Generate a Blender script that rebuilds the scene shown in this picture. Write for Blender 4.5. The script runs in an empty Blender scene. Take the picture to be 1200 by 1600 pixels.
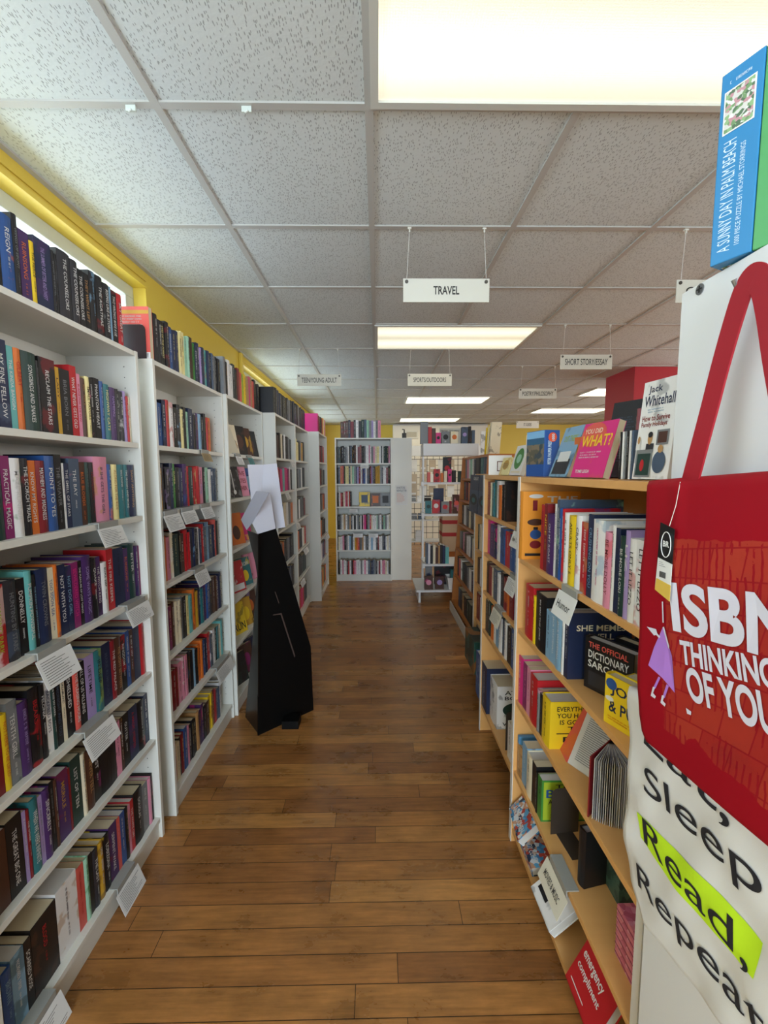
import bpy, math, random
from mathutils import Vector, Matrix
random.seed(7)
SC = bpy.context.scene
COL = SC.collection
# ------------------------------------------------------------------ camera, world, lights, exposure
F, PITCH, YAW, ROLL, HC = 664.94, .0953, .0149, -.0036, 1.5566
cam_d = bpy.data.cameras.new('camera'); cam = bpy.data.objects.new('camera', cam_d); COL.objects.link(cam)
cam_d.sensor_fit = 'VERTICAL'; cam_d.sensor_height = 36; cam_d.sensor_width = 36
cam_d.lens = 36 * F / 1600; cam_d.clip_start = .02; cam_d.clip_end = 100
cam.matrix_world = Matrix.Translation((0, 0, HC)) @ Matrix.Rotation(-YAW, 4, 'Z') @ Matrix.Rotation(math.pi/2 - PITCH, 4, 'X') @ Matrix.Rotation(ROLL, 4, 'Z')
SC.camera = cam
w = bpy.data.worlds.new('daylight'); SC.world = w; w.use_nodes = True
w.node_tree.nodes['Background'].inputs[0].default_value = (.72, .88, 1, 1)
w.node_tree.nodes['Background'].inputs[1].default_value = 8.0
SC.view_settings.view_transform = 'Standard'; SC.view_settings.look = 'None'
SC.view_settings.gamma = 1; SC.view_settings.use_curve_mapping = False
SC.view_settings.exposure = 0.0
FIXTURE = 0.95          # strength of the fluorescent diffusers
def area(name, loc, rot, sx, sy, power, color):
    d = bpy.data.lights.new(name, 'AREA'); d.shape = 'RECTANGLE'; d.size = sx; d.size_y = sy; d.energy = power; d.color = color
    o = bpy.data.objects.new(name, d); o.location = loc; o.rotation_euler = rot; COL.objects.link(o); return o
# daylight coming in by the shop front behind the camera
area('shop_front_daylight', (-.1, -3.3, 1.6), (math.radians(90), 0, math.radians(-8)), 2.0, 1.9, 205, (.70, .85, 1))
area('added_side_fill', (6.0, 3.5, 1.7), (0, math.radians(90), 0), 1.4, 7.0, 190, (.95, .96, 1))  # added fill lamp by the windowless right wall, brightens the far aisle

CEIL = 2.609
WX = -1.215
# ------------------------------------------------------------------ camera maths used to read distances off real planes
def proj(X, Y, Z):
    Z = Z - HC; c, s = math.cos(YAW), math.sin(YAW); X, Y = c*X - s*Y, s*X + c*Y
    d = Y*math.cos(PITCH) - Z*math.sin(PITCH); u = Y*math.sin(PITCH) + Z*math.cos(PITCH)
    if d < .02: return (-9999, -9999)
    a, b = F*X/d, -F*u/d
    return 600 + a*math.cos(ROLL) - b*math.sin(ROLL), 800 + a*math.sin(ROLL) + b*math.cos(ROLL)
def ray(px, py):
    x, y = px - 600, py - 800
    a = (x*math.cos(ROLL) + y*math.sin(ROLL))/F; b = -(-x*math.sin(ROLL) + y*math.cos(ROLL))/F
    Yc = math.cos(PITCH) + b*math.sin(PITCH); Zc = -math.sin(PITCH) + b*math.cos(PITCH)
    c, s = math.cos(YAW), math.sin(YAW)
    return Vector((c*a + s*Yc, -s*a + c*Yc, Zc))
def at(px, py, X=None, Y=None, Z=None, P=None, N=None):
    r = ray(px, py); o = Vector((0, 0, HC))
    if X is not None: t = X / r.x
    elif Y is not None: t = Y / r.y
    elif Z is not None: t = (Z - HC) / r.z
    else: t = (Vector(P) - o).dot(Vector(N)) / r.dot(Vector(N))
    return o + r*t
def y_of(px, X, Z):
    lo, hi = .25, 12
    for _ in range(40):
        m = (lo + hi)/2; q = proj(X, m, Z)[0]
        if (q < px) == (X < 0): lo = m
        else: hi = m
    return (lo + hi)/2

# ------------------------------------------------------------------ materials
def lin(h):
    h = h.lstrip('#'); v = [int(h[i:i+2], 16)/255 for i in (0, 2, 4)]
    return tuple((c/12.92 if c <= .04045 else ((c+.055)/1.055)**2.4) for c in v) + (1,)
MC = {}
def mat(name, col, rough=.5, metal=0, emis=0, bump=None, spec=.5):
    if name in MC: return MC[name]
    m = bpy.data.materials.new(name); m.use_nodes = True; nt = m.node_tree; b = nt.nodes['Principled BSDF']
    c = lin(col) if isinstance(col, str) else col
    b.inputs['Base Color'].default_value = c; b.inputs['Roughness'].default_value = rough; b.inputs['Metallic'].default_value = metal
    b.inputs['Specular IOR Level'].default_value = spec
    if emis: b.inputs['Emission Color'].default_value = c; b.inputs['Emission Strength'].default_value = emis
    if bump:
        n = nt.nodes.new('ShaderNodeTexNoise'); n.inputs['Scale'].default_value = bump[0]; n.inputs['Detail'].default_value = 4
        t = nt.nodes.new('ShaderNodeTexCoord'); nt.links.new(t.outputs['Object'], n.inputs['Vector'])
        u = nt.nodes.new('ShaderNodeBump'); u.inputs['Strength'].default_value = bump[1]; u.inputs['Distance'].default_value = bump[2]
        nt.links.new(n.outputs[0], u.inputs['Height']); nt.links.new(u.outputs[0], b.inputs['Normal'])
    MC[name] = m; return m
def N(nt, t, **k):
    n = nt.nodes.new(t)
    for a, v in k.items(): setattr(n, a, v)
    return n
def mth(nt, op, a, b=None, c=None):
    n = N(nt, 'ShaderNodeMath', operation=op)
    for i, v in enumerate((a, b, c)):
        if v is None: continue
        if isinstance(v, (int, float)): n.inputs[i].default_value = v
        else: nt.links.new(v, n.inputs[i])
    return n.outputs[0]
def mixc(nt, f, a, b, blend='MIX'):
    n = N(nt, 'ShaderNodeMix', data_type='RGBA', blend_type=blend)
    for s, v in ((n.inputs[0], f), (n.inputs[6], a), (n.inputs[7], b)):
        if isinstance(v, (int, float)): s.default_value = v
        elif isinstance(v, tuple): s.default_value = v
        else: nt.links.new(v, s)
    return n.outputs[2]

def floor_mat():
    m = bpy.data.materials.new('maple_floor'); m.use_nodes = True; nt = m.node_tree; b = nt.nodes['Principled BSDF']; L = nt.links.new
    tc = N(nt, 'ShaderNodeTexCoord'); sp = N(nt, 'ShaderNodeSeparateXYZ'); L(tc.outputs['Object'], sp.inputs[0])
    W = .0825
    yr = mth(nt, 'DIVIDE', sp.outputs[1], W); row = mth(nt, 'FLOOR', yr); fy = mth(nt, 'FRACT', yr)
    wn = N(nt, 'ShaderNodeTexWhiteNoise', noise_dimensions='1D'); L(row, wn.inputs['W'])
    xo = mth(nt, 'MULTIPLY_ADD', wn.outputs[0], 7.3, sp.outputs[0])
    ln = mth(nt, 'MULTIPLY_ADD', wn.outputs[0], .8, .8)
    xr = mth(nt, 'DIVIDE', xo, ln); colm = mth(nt, 'FLOOR', xr); fx = mth(nt, 'FRACT', xr)
    cb = N(nt, 'ShaderNodeCombineXYZ'); L(colm, cb.inputs[0]); L(row, cb.inputs[1])
    w2 = N(nt, 'ShaderNodeTexWhiteNoise', noise_dimensions='3D'); L(cb.outputs[0], w2.inputs['Vector'])
    tone = w2.outputs[0]
    # grain
    mp = N(nt, 'ShaderNodeMapping'); mp.inputs['Scale'].default_value = (3.5, 48, 1); L(tc.outputs['Object'], mp.inputs[0])
    ad = N(nt, 'ShaderNodeVectorMath', operation='ADD'); L(mp.outputs[0], ad.inputs[0]); L(w2.outputs[1], ad.inputs[1])
    gn = N(nt, 'ShaderNodeTexNoise'); gn.inputs['Scale'].default_value = 1.6; gn.inputs['Detail'].default_value = 7; gn.inputs['Roughness'].default_value = .62; L(ad.outputs[0], gn.inputs['Vector'])
    st = N(nt, 'ShaderNodeTexNoise'); st.inputs['Scale'].default_value = 5; st.inputs['Detail'].default_value = 5; st.inputs['Roughness'].default_value = .65
    mp2 = N(nt, 'ShaderNodeMapping'); mp2.inputs['Scale'].default_value = (.8, 1.6, 1); L(tc.outputs['Object'], mp2.inputs[0]); L(mp2.outputs[0], st.inputs['Vector'])
    r = N(nt, 'ShaderNodeValToRGB'); L(tone, r.inputs[0])
    r.color_ramp.elements[0].color = lin('#935f33'); r.color_ramp.elements[1].color = lin('#bc8448')
    e = r.color_ramp.elements.new(.5); e.color = lin('#a9723c')
    g = N(nt, 'ShaderNodeMapRange'); L(gn.outputs[0], g.inputs[0]); g.inputs[1].default_value = .3; g.inputs[2].default_value = .72; g.inputs[3].default_value = .66; g.inputs[4].default_value = 1.14
    s = N(nt, 'ShaderNodeMapRange'); L(st.outputs[0], s.inputs[0]); s.inputs[1].default_value = .3; s.inputs[2].default_value = .66; s.inputs[3].default_value = .60; s.inputs[4].default_value = 1.1
    c1 = mixc(nt, 1.0, r.outputs[0], g.outputs[0], 'MULTIPLY'); c2 = mixc(nt, 1.0, c1, s.outputs[0], 'MULTIPLY')
    # gaps
    gy = mth(nt, 'LESS_THAN', fy, .028); gx = mth(nt, 'LESS_THAN', mth(nt, 'MULTIPLY', fx, ln), .0022)
    gap = mth(nt, 'MAXIMUM', gy, gx)
    c3 = mixc(nt, mth(nt, 'MULTIPLY', gap, .92), c2, lin('#1d1007')); L(c3, b.inputs['Base Color'])
    rr = mth(nt, 'MULTIPLY_ADD', st.outputs[0], .3, .15); L(rr, b.inputs['Roughness'])
    bp = N(nt, 'ShaderNodeBump'); bp.inputs['Strength'].default_value = .35; bp.inputs['Distance'].default_value = .002
    hh = mth(nt, 'SUBTRACT', mth(nt, 'MULTIPLY', gn.outputs[0], .15), gap); L(hh, bp.inputs['Height']); L(bp.outputs[0], b.inputs['Normal'])
    return m
def ceil_mat():
    m = bpy.data.materials.new('acoustic_tile'); m.use_nodes = True; nt = m.node_tree; b = nt.nodes['Principled BSDF']; L = nt.links.new
    tc = N(nt, 'ShaderNodeTexCoord')
    base = None; tot = None
    for i, (rot, sc) in enumerate(((.5, 84), (1.7, 96), (2.7, 74))):
        mp = N(nt, 'ShaderNodeMapping'); mp.inputs['Rotation'].default_value = (0, 0, rot); mp.inputs['Scale'].default_value = (sc*2.1, sc*.62, 1); L(tc.outputs['Object'], mp.inputs[0])
        v = N(nt, 'ShaderNodeTexVoronoi', voronoi_dimensions='2D'); v.inputs['Scale'].default_value = 1; v.inputs['Randomness'].default_value = 1; L(mp.outputs[0], v.inputs['Vector'])
        a = mth(nt, 'LESS_THAN', v.outputs['Distance'], .21)
        k = N(nt, 'ShaderNodeSeparateColor'); L(v.outputs['Color'], k.inputs[0]); a = mth(nt, 'MULTIPLY', a, mth(nt, 'GREATER_THAN', k.outputs[0], .76))
        tot = a if tot is None else mth(nt, 'MAXIMUM', tot, a)
    no = N(nt, 'ShaderNodeTexNoise'); no.inputs['Scale'].default_value = 90; L(tc.outputs['Object'], no.inputs['Vector'])
    c = mixc(nt, mth(nt, 'MULTIPLY', tot, .5), lin('#cdd2d0'), lin('#4a4844')); L(c, b.inputs['Base Color'])
    b.inputs['Roughness'].default_value = .95; b.inputs['Specular IOR Level'].default_value = .1
    bp = N(nt, 'ShaderNodeBump'); bp.inputs['Strength'].default_value = .5; bp.inputs['Distance'].default_value = .003
    L(mth(nt, 'SUBTRACT', mth(nt, 'MULTIPLY', no.outputs[0], .4), tot), bp.inputs['Height']); L(bp.outputs[0], b.inputs['Normal'])
    return m
def wood_mat(name, c1, c2, sc=(1, 14, 14), rough=.38):
    m = bpy.data.materials.new(name); m.use_nodes = True; nt = m.node_tree; b = nt.nodes['Principled BSDF']; L = nt.links.new
    tc = N(nt, 'ShaderNodeTexCoord'); mp = N(nt, 'ShaderNodeMapping'); mp.inputs['Scale'].default_value = sc; L(tc.outputs['Object'], mp.inputs[0])
    n = N(nt, 'ShaderNodeTexNoise'); n.inputs['Scale'].default_value = 2.2; n.inputs['Detail'].default_value = 5; L(mp.outputs[0], n.inputs['Vector'])
    L(mixc(nt, n.outputs[0], lin(c1), lin(c2)), b.inputs['Base Color']); b.inputs['Roughness'].default_value = rough; return m
def paint_mat(name, c1, block=True):
    m = bpy.data.materials.new(name); m.use_nodes = True; nt = m.node_tree; b = nt.nodes['Principled BSDF']; L = nt.links.new
    b.inputs['Base Color'].default_value = lin(c1); b.inputs['Roughness'].default_value = .55
    tc = N(nt, 'ShaderNodeTexCoord'); sp = N(nt, 'ShaderNodeSeparateXYZ'); L(tc.outputs['Object'], sp.inputs[0])
    cb = N(nt, 'ShaderNodeCombineXYZ'); L(sp.outputs[1], cb.inputs[0]); L(sp.outputs[2], cb.inputs[1])
    br = N(nt, 'ShaderNodeTexBrick'); L(cb.outputs[0], br.inputs['Vector'])
    br.inputs['Scale'].default_value = 1; br.inputs['Brick Width'].default_value = .4; br.inputs['Row Height'].default_value = .2; br.inputs['Mortar Size'].default_value = .006
    n = N(nt, 'ShaderNodeTexNoise'); n.inputs['Scale'].default_value = 30; L(tc.outputs['Object'], n.inputs['Vector'])
    bp = N(nt, 'ShaderNodeBump'); bp.inputs['Strength'].default_value = .5; bp.inputs['Distance'].default_value = .006
    L(mth(nt, 'SUBTRACT', mth(nt, 'MULTIPLY', n.outputs[0], .5), br.outputs['Fac']), bp.inputs['Height']); L(bp.outputs[0], b.inputs['Normal'])
    return m
def diffuser_mat(name, strength):
    m = bpy.data.materials.new(name); m.use_nodes = True; nt = m.node_tree; b = nt.nodes['Principled BSDF']; L = nt.links.new
    tc = N(nt, 'ShaderNodeTexCoord'); sp = N(nt, 'ShaderNodeSeparateXYZ'); L(tc.outputs['Object'], sp.inputs[0])
    # two pairs of tubes run along the long side behind the lens
    y = sp.outputs[1]
    d = mth(nt, 'ABSOLUTE', mth(nt, 'SUBTRACT', mth(nt, 'ABSOLUTE', y), .14))
    g = N(nt, 'ShaderNodeMapRange'); L(d, g.inputs[0]); g.inputs[1].default_value = .0; g.inputs[2].default_value = .16; g.inputs[3].default_value = 1.25; g.inputs[4].default_value = .62; g.interpolation_type = 'SMOOTHSTEP'
    ck = N(nt, 'ShaderNodeTexVoronoi', voronoi_dimensions='2D'); ck.inputs['Scale'].default_value = 150; ck.inputs['Randomness'].default_value = 0; L(tc.outputs['Object'], ck.inputs['Vector'])
    p = mth(nt, 'MULTIPLY_ADD', ck.outputs['Distance'], -.55, 1.18)
    st = mth(nt, 'MULTIPLY', mth(nt, 'MULTIPLY', g.outputs[0], p), strength)
    b.inputs['Base Color'].default_value = (.8, .8, .75, 1); b.inputs['Emission Color'].default_value = (1, .93, .68, 1); L(st, b.inputs['Emission Strength'])
    b.inputs['Roughness'].default_value = .3
    return m
PAL = dict(k='#141418', c='#2a2a30', n='#1b2748', b='#27508e', s='#7ea6c4', t='#2a6f76', a='#66b0ae', g='#3c8238', G='#1c3a35', m='#9ccbb0', l='#a0b52c',
           y='#e6c420', Y='#ecdf9c', e='#e4d9bd', w='#e6e5e4', h='#7a7d80', o='#d26c26', r='#b81f26', R='#7c1822', i='#dc8ea8', I='#d22a7c', M='#852264',
           u='#45285f', v='#a48fc4', B='#4a2c20', T='#b58a58', d='#c2962c', S='#46566c', C='#d4584e', O='#e69530')
CNAME = dict(k='black', c='charcoal', n='navy', b='blue', s='sky blue', t='teal', a='aqua', g='green', G='dark green', m='mint green', l='lime',
             y='yellow', Y='pale yellow', e='cream', w='white', h='grey', o='orange', r='red', R='dark red', i='pink', I='hot pink', M='magenta',
             u='purple', v='lavender', B='brown', T='tan', d='gold', S='slate blue', C='coral', O='amber')
def cover_mat(a, b, stuff=False):
    key = 'cover_' + CNAME[a].replace(' ', '_') + '_' + CNAME[b].replace(' ', '_') + ('_row' if stuff else '')
    if key in MC: return MC[key]
    m = bpy.data.materials.new(key); m.use_nodes = True; nt = m.node_tree; bs = nt.nodes['Principled BSDF']; L = nt.links.new
    tc = N(nt, 'ShaderNodeTexCoord'); v = tc.outputs['Object']
    if not stuff:
        oi = N(nt, 'ShaderNodeObjectInfo'); ml = mth(nt, 'MULTIPLY', oi.outputs['Random'], 40)
        ad = N(nt, 'ShaderNodeVectorMath', operation='ADD'); L(v, ad.inputs[0]); L(ml, ad.inputs[1]); v = ad.outputs[0]
    n = N(nt, 'ShaderNodeTexNoise'); n.inputs['Scale'].default_value = 16; n.inputs['Detail'].default_value = 3; L(v, n.inputs['Vector'])
    f = N(nt, 'ShaderNodeMapRange'); L(n.outputs[0], f.inputs[0]); f.inputs[1].default_value = .57; f.inputs[2].default_value = .62; f.inputs[4].default_value = .55
    if a == b: f.inputs[4].default_value = 0
    L(mixc(nt, f.outputs[0], lin(PAL[a]), lin(PAL[b])), bs.inputs['Base Color']); bs.inputs['Roughness'].default_value = .42
    MC[key] = m; return m
def ink(a): return mat('ink_' + CNAME[a].replace(' ', '_'), PAL[a] if a != 'w' else '#d8d8d6', .5)

M_WHITE = mat('white_melamine', '#dcdbd2', .38)
M_WHITE2 = mat('white_laminate', '#dfe1e2', .35)
M_PAGE = mat('page_paper', '#cfc2a4', .85, bump=(400, .3, .0006))
M_PAGEW = mat('white_page_paper', '#c9c7c2', .85, bump=(400, .3, .0006))
M_BIRCH = wood_mat('birch_veneer', '#d59d5c', '#e0ac6c')
M_BIRCH2 = wood_mat('honey_oak', '#a9642c', '#c07a3a')
M_YEL = paint_mat('yellow_block_paint', '#dabd48')
M_YEL2 = mat('yellow_paint', '#dabd48', .5, bump=(25, .3, .003))
M_GRID = mat('ceiling_grid_metal', '#b4b2ac', .5)
M_CARD = mat('card_paper', '#dededc', .7)
M_CLEAR = mat('grey_plastic_clip', '#9a9b96', .25)
M_BLK = mat('black_metal', '#141414', .4)
M_INK = mat('printed_text', '#3a3a3c', .7)
M_FRAME = mat('window_frame_paint', '#bfc4b8', .5)

# ------------------------------------------------------------------ mesh helpers
class MB:
    def __init__(s): s.v = []; s.f = []; s.m = []
    def add(s, vs, fs, M=None, mi=0):
        o = len(s.v); s.v += [tuple(M @ Vector(p)) if M else tuple(p) for p in vs]; s.f += [tuple(o + i for i in f) for f in fs]; s.m += [mi]*len(fs); return s
    def box(s, x0, x1, y0, y1, z0, z1, M=None, mi=0):
        if x0 > x1: x0, x1 = x1, x0
        if y0 > y1: y0, y1 = y1, y0
        if z0 > z1: z0, z1 = z1, z0
        return s.add([(x0,y0,z0),(x1,y0,z0),(x1,y1,z0),(x0,y1,z0),(x0,y0,z1),(x1,y0,z1),(x1,y1,z1),(x0,y1,z1)],
                     [(0,3,2,1),(4,5,6,7),(0,1,5,4),(1,2,6,5),(2,3,7,6),(3,0,4,7)], M, mi)
    def prism(s, poly, z0, z1, M=None, mi=0):      # poly in XY (ccw), extruded in z
        n = len(poly)
        return s.add([(x,y,z0) for x,y in poly] + [(x,y,z1) for x,y in poly],
                     [tuple(range(n))[::-1], tuple(range(n, 2*n))] + [(i, (i+1)%n, n+(i+1)%n, n+i) for i in range(n)], M, mi)
    def slab(s, pts, off, mi=0):                   # pts: 3D polygon, off: extrusion vector
        n = len(pts); off = Vector(off); pts = [Vector(p) for p in pts]
        nn = Vector((0,0,0))
        for i in range(n): nn += pts[i].cross(pts[(i+1)%n])
        if nn.dot(off) > 0: pts = pts[::-1]
        return s.add(pts + [p + off for p in pts], [tuple(range(n)), tuple(range(n, 2*n))[::-1]] + [(i, n+i, n+(i+1)%n, (i+1)%n) for i in range(n)], None, mi)
    def tube(s, pts, r, n=8, mi=0):
        pts = [Vector(p) for p in pts]; rings = []
        for i, p in enumerate(pts):
            d = (pts[min(i+1, len(pts)-1)] - pts[max(i-1, 0)]).normalized(); a = d.orthogonal().normalized()
            if i: a = (pa - d*pa.dot(d)).normalized()
            pa = a; b = d.cross(a)
            rings.append([p + (a*math.cos(t*2*math.pi/n) + b*math.sin(t*2*math.pi/n))*r for t in range(n)])
        vs = [v for q in rings for v in q]; fs = []
        for i in range(len(pts)-1):
            for t in range(n): fs.append((i*n+t, i*n+(t+1)%n, (i+1)*n+(t+1)%n, (i+1)*n+t))
        fs.append(tuple(range(n))[::-1]); fs.append(tuple((len(pts)-1)*n + t for t in range(n)))
        return s.add(vs, fs, None, mi)
    def disc(s, c, ax, r, h, n=16, mi=0):
        c = Vector(c); ax = Vector(ax).normalized(); return s.tube([c, c + ax*h], r, n, mi)
    def build(s, name, m, parent=None, bevel=0, smooth=False):
        me = bpy.data.meshes.new(name); me.from_pydata(s.v, [], s.f); me.update()
        for q in (m if isinstance(m, (list, tuple)) else [m]): me.materials.append(q)
        if any(s.m):
            for p, i in zip(me.polygons, s.m): p.material_index = i
        if smooth: me.shade_smooth()
        o = bpy.data.objects.new(name, me); COL.objects.link(o)
        if parent: o.parent = parent
        if bevel:
            b = o.modifiers.new('bevel', 'BEVEL'); b.width = bevel; b.segments = 2; b.limit_method = 'ANGLE'
        return o
def thing(name, label, cat, loc=(0,0,0), group=None, mw=None):
    o = bpy.data.objects.new(name, None); COL.objects.link(o); o.empty_display_size = .05
    if mw is not None: o.matrix_world = mw
    else: o.location = loc
    o['label'] = label; o['category'] = cat
    if group: o['group'] = group
    return o
def tag(o, label, cat, group=None):
    o['label'] = label; o['category'] = cat
    if group: o['group'] = group
    return o
def struct(o): o['kind'] = 'structure'; return o
TX = {}
def text_geo(s, bold=0, res=2):
    k = (s, bold, res)
    if k in TX: return TX[k]
    c = bpy.data.curves.new('lettering', 'FONT'); c.body = s; c.size = 1; c.resolution_u = res; c.fill_mode = 'FRONT'; c.offset = bold
    o = bpy.data.objects.new('lettering', c); COL.objects.link(o); dg = bpy.context.evaluated_depsgraph_get(); dg.update()
    me = bpy.data.meshes.new_from_object(o.evaluated_get(dg)); vs = [(v.co.x, v.co.y) for v in me.vertices]; fs = [tuple(p.vertices) for p in me.polygons]
    COL.objects.unlink(o); bpy.data.objects.remove(o); bpy.data.curves.remove(c); bpy.data.meshes.remove(me)
    if not vs: vs = [(0,0),(1,0),(1,1)]; fs = [(0,1,2)]
    x0 = min(v[0] for v in vs); x1 = max(v[0] for v in vs); y0 = min(v[1] for v in vs); y1 = max(v[1] for v in vs)
    vs = [((a-x0)/(x1-x0+1e-9), (b-y0)/(y1-y0+1e-9)) for a, b in vs]
    TX[k] = (vs, fs, (x1-x0)/(y1-y0+1e-9)); return TX[k]
def put_text(mb, s, O, ex, ey, w, h, mi=0, bold=0, keep=False, res=2):
    """text s inside the w x h box at O with axes ex, ey (unit vectors)"""
    vs, fs, asp = text_geo(s, bold, res); O, ex, ey = Vector(O), Vector(ex), Vector(ey)
    if keep:
        w2 = min(w, h*asp); O = O + ex*(w - w2)/2; w = w2
    mb.add([O + ex*(x*w) + ey*(y*h) for x, y in vs], fs, None, mi)
def glyphs(mb, O, ex, ey, w, h, rnd, mi=0):
    """illegible small print: rows of tiny letter-like strokes"""
    n = max(3, int(w/(h*.62))); c = w/n; O, ex, ey = Vector(O), Vector(ex), Vector(ey)
    def q(x0, x1, y0, y1): mb.add([O+ex*x0+ey*y0, O+ex*x1+ey*y0, O+ex*x1+ey*y1, O+ex*x0+ey*y1], [(0,1,2,3)], None, mi)
    for i in range(n):
        if rnd.random() < .14: continue
        x = i*c; k = rnd.random(); s = c*.22
        q(x+c*.1, x+c*.1+s, 0, h)
        if k < .6: q(x+c*.62, x+c*.62+s, 0 if k < .4 else h*.4, h)
        if k < .8: q(x+c*.1, x+c*.8, h*.42, h*.6)
        if k > .3: q(x+c*.1, x+c*.8, h*.84, h)
        if k > .55: q(x+c*.1, x+c*.8, 0, h*.16)
def lines(mb, O, ex, ey, w, h, n, rnd, mi=0):
    O, ex, ey = Vector(O), Vector(ex), Vector(ey); g = h/n
    for i in range(n):
        ww = w*rnd.uniform(.6, 1) if i else w*.5; y = h - g*(i+1) + g*.3
        mb.add([O+ey*y, O+ex*ww+ey*y, O+ex*ww+ey*(y+g*.2), O+ey*(y+g*.2)], [(0,1,2,3)], None, mi)

# ------------------------------------------------------------------ the room
X0, X1, Y0, Y1 = WX, 6.2, -3.6, 9.85
struct(MB().box(X0-.3, X1, Y0, Y1, -.05, 0).build('floor', floor_mat()))
struct(MB().box(X0-.3, X1, Y0, Y1, CEIL, CEIL+.05).build('ceiling', ceil_mat()))
g = MB(); GX, GY = -.0195, 1.336; hw = .012
for i in range(-2, 11):
    x = GX + i*.61
    if X0 < x < X1: g.box(x-hw, x+hw, Y0, Y1, CEIL-.006, CEIL+.001)
for k in range(-9, 15):
    y = GY + k*.61
    if Y0 < y < Y1: g.box(X0, X1, y-hw, y+hw, CEIL-.0055, CEIL+.001)
g.box(X0, X0+.022, Y0, Y1, CEIL-.008, CEIL+.001)
g.build('trim_1', M_GRID)['kind'] = 'structure'
# left wall with three high window openings
WIN = [(-2.6, 2.36), (3.95, 5.95), (6.9, 9.2)]; ZS, ZT = 1.86, 2.522
wl = MB(); wl.box(WX-.3, WX, Y0, Y1, 0, ZS); wl.box(WX-.3, WX, Y0, Y1, ZT, CEIL)
ys = [Y0] + [v for q in WIN for v in q] + [Y1]
for a, b in zip(ys[::2], ys[1::2]): wl.box(WX-.3, WX, a, b, ZS, ZT)
struct(wl.build('wall_left', M_YEL))
lip = MB()
for a, b in WIN: lip.box(WX, WX+.012, a, b, ZT-.006, ZT+.012); lip.box(WX, WX+.006, a, b, ZT+.03, ZT+.036)
struct(lip.build('trim_2', M_YEL2))
struct(MB().box(WX, WX+.03, 3.86, 3.915, 1.9, CEIL-.01).build('trim_3', M_YEL2, bevel=.008))
glass = bpy.data.materials.new('window_glass'); glass.use_nodes = True; nt = glass.node_tree
for n in list(nt.nodes):
    if n.type == 'BSDF_PRINCIPLED': nt.nodes.remove(n)
tr = N(nt, 'ShaderNodeBsdfTransparent'); gl = N(nt, 'ShaderNodeBsdfGlossy'); gl.inputs['Roughness'].default_value = .05; mx = N(nt, 'ShaderNodeMixShader'); mx.inputs[0].default_value = .06
nt.links.new(tr.outputs[0], mx.inputs[1]); nt.links.new(gl.outputs[0], mx.inputs[2]); nt.links.new(mx.outputs[0], [n for n in nt.nodes if n.type == 'OUTPUT_MATERIAL'][0].inputs[0])
M_RAIL = mat('window_rail_paint', '#8c8494', .5)
for i, (a, b) in enumerate(WIN):
    fr = MB(); xf0, xf1 = WX-.12, WX-.065
    fr.box(xf0, xf1, a, b, ZT-.06, ZT); fr.box(xf0, xf1, a, b, ZS, ZS+.06); fr.box(xf0, xf1, a, a+.075, ZS+.06, ZT-.06); fr.box(xf0, xf1, b-.075, b, ZS+.06, ZT-.06)
    o = struct(fr.build('window_%d' % (i+1), M_FRAME, bevel=.003))
    MB().box(xf0+.015, xf1-.01, a+.075, b-.075, ZT-.215, ZT-.175).build('window_rail', M_RAIL, o)
    MB().box(xf0+.025, xf0+.029, a+.075, b-.075, ZS+.06, ZT-.06).build('window_pane', glass, o)
struct(MB().box(X0, X1, Y1, Y1+.1, 0, CEIL).build('wall_back', M_YEL2))
struct(MB().box(X1, X1+.1, Y0, Y1, 0, CEIL).build('wall_right', M_YEL2))
# shop front behind the camera
struct(MB().box(X0, X1, Y0-.1, Y0, 0, CEIL).build('wall_front', mat('front_wall_paint', '#c9c7c0', .7)))
struct(MB().box(2.62, 3.15, 4.4, 4.95, 0, CEIL).build('wall_column', mat('red_paint', '#a81422', .5)))
struct(MB().box(.35, 2.45, 9.55, 9.85, 0, CEIL-.03).build('wall_partition', mat('off_white_paint', '#d9d3c4', .6)))
struct(MB().box(.35, 2.45, 9.53, 9.56, CEIL-.05, CEIL-.02).build('trim_4', M_GRID))

# ceiling fixtures
DM = diffuser_mat('prismatic_diffuser', FIXTURE); DM2 = diffuser_mat('bright_diffuser', FIXTURE*4.2)
def fixture(x, y, label, dm=None):
    t = thing('ceiling_light', label, 'light', (x, y, CEIL), 'fluorescent ceiling lights')
    fr = MB()
    for a in ((-.605, .605, -.3, -.278), (-.605, .605, .278, .3), (-.605, -.583, -.278, .278), (.583, .605, -.278, .278)): fr.box(*a, -.014, .0)
    fr.build('light_frame', mat('fixture_metal', '#c8c8c0', .4), t)
    MB().box(-.583, .583, -.278, .278, -.007, -.002).build('diffuser', dm or DM2, t)
cx = lambda i: GX + .61*(i+1)
fixture(cx(0), GY-.305, 'long fluorescent ceiling panel nearest the camera, above the puzzle box', DM)
fixture(cx(0), GY+.61*3.5, 'glowing ceiling panel between the travel sign and the sports sign', DM)
fixture(1.02, GY+.61*8.33, 'cool white ceiling panel just beyond the sports sign')
fixture(1.06, GY+.61*12.3, 'farthest thin ceiling panel above the back wall vent')
fixture(3.36, GY+.61*10.2, 'ceiling panel beyond the poetry sign, over the pale standing books')
fixture(3.4, GY+.61*7.3, 'ceiling panel touching the red column')
fixture(cx(0)+3.05, GY-.305, 'ceiling panel to the right of the nearest one, outside the view')
fixture(cx(0), GY-.61*4.5, 'ceiling panel behind the camera')

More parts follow.
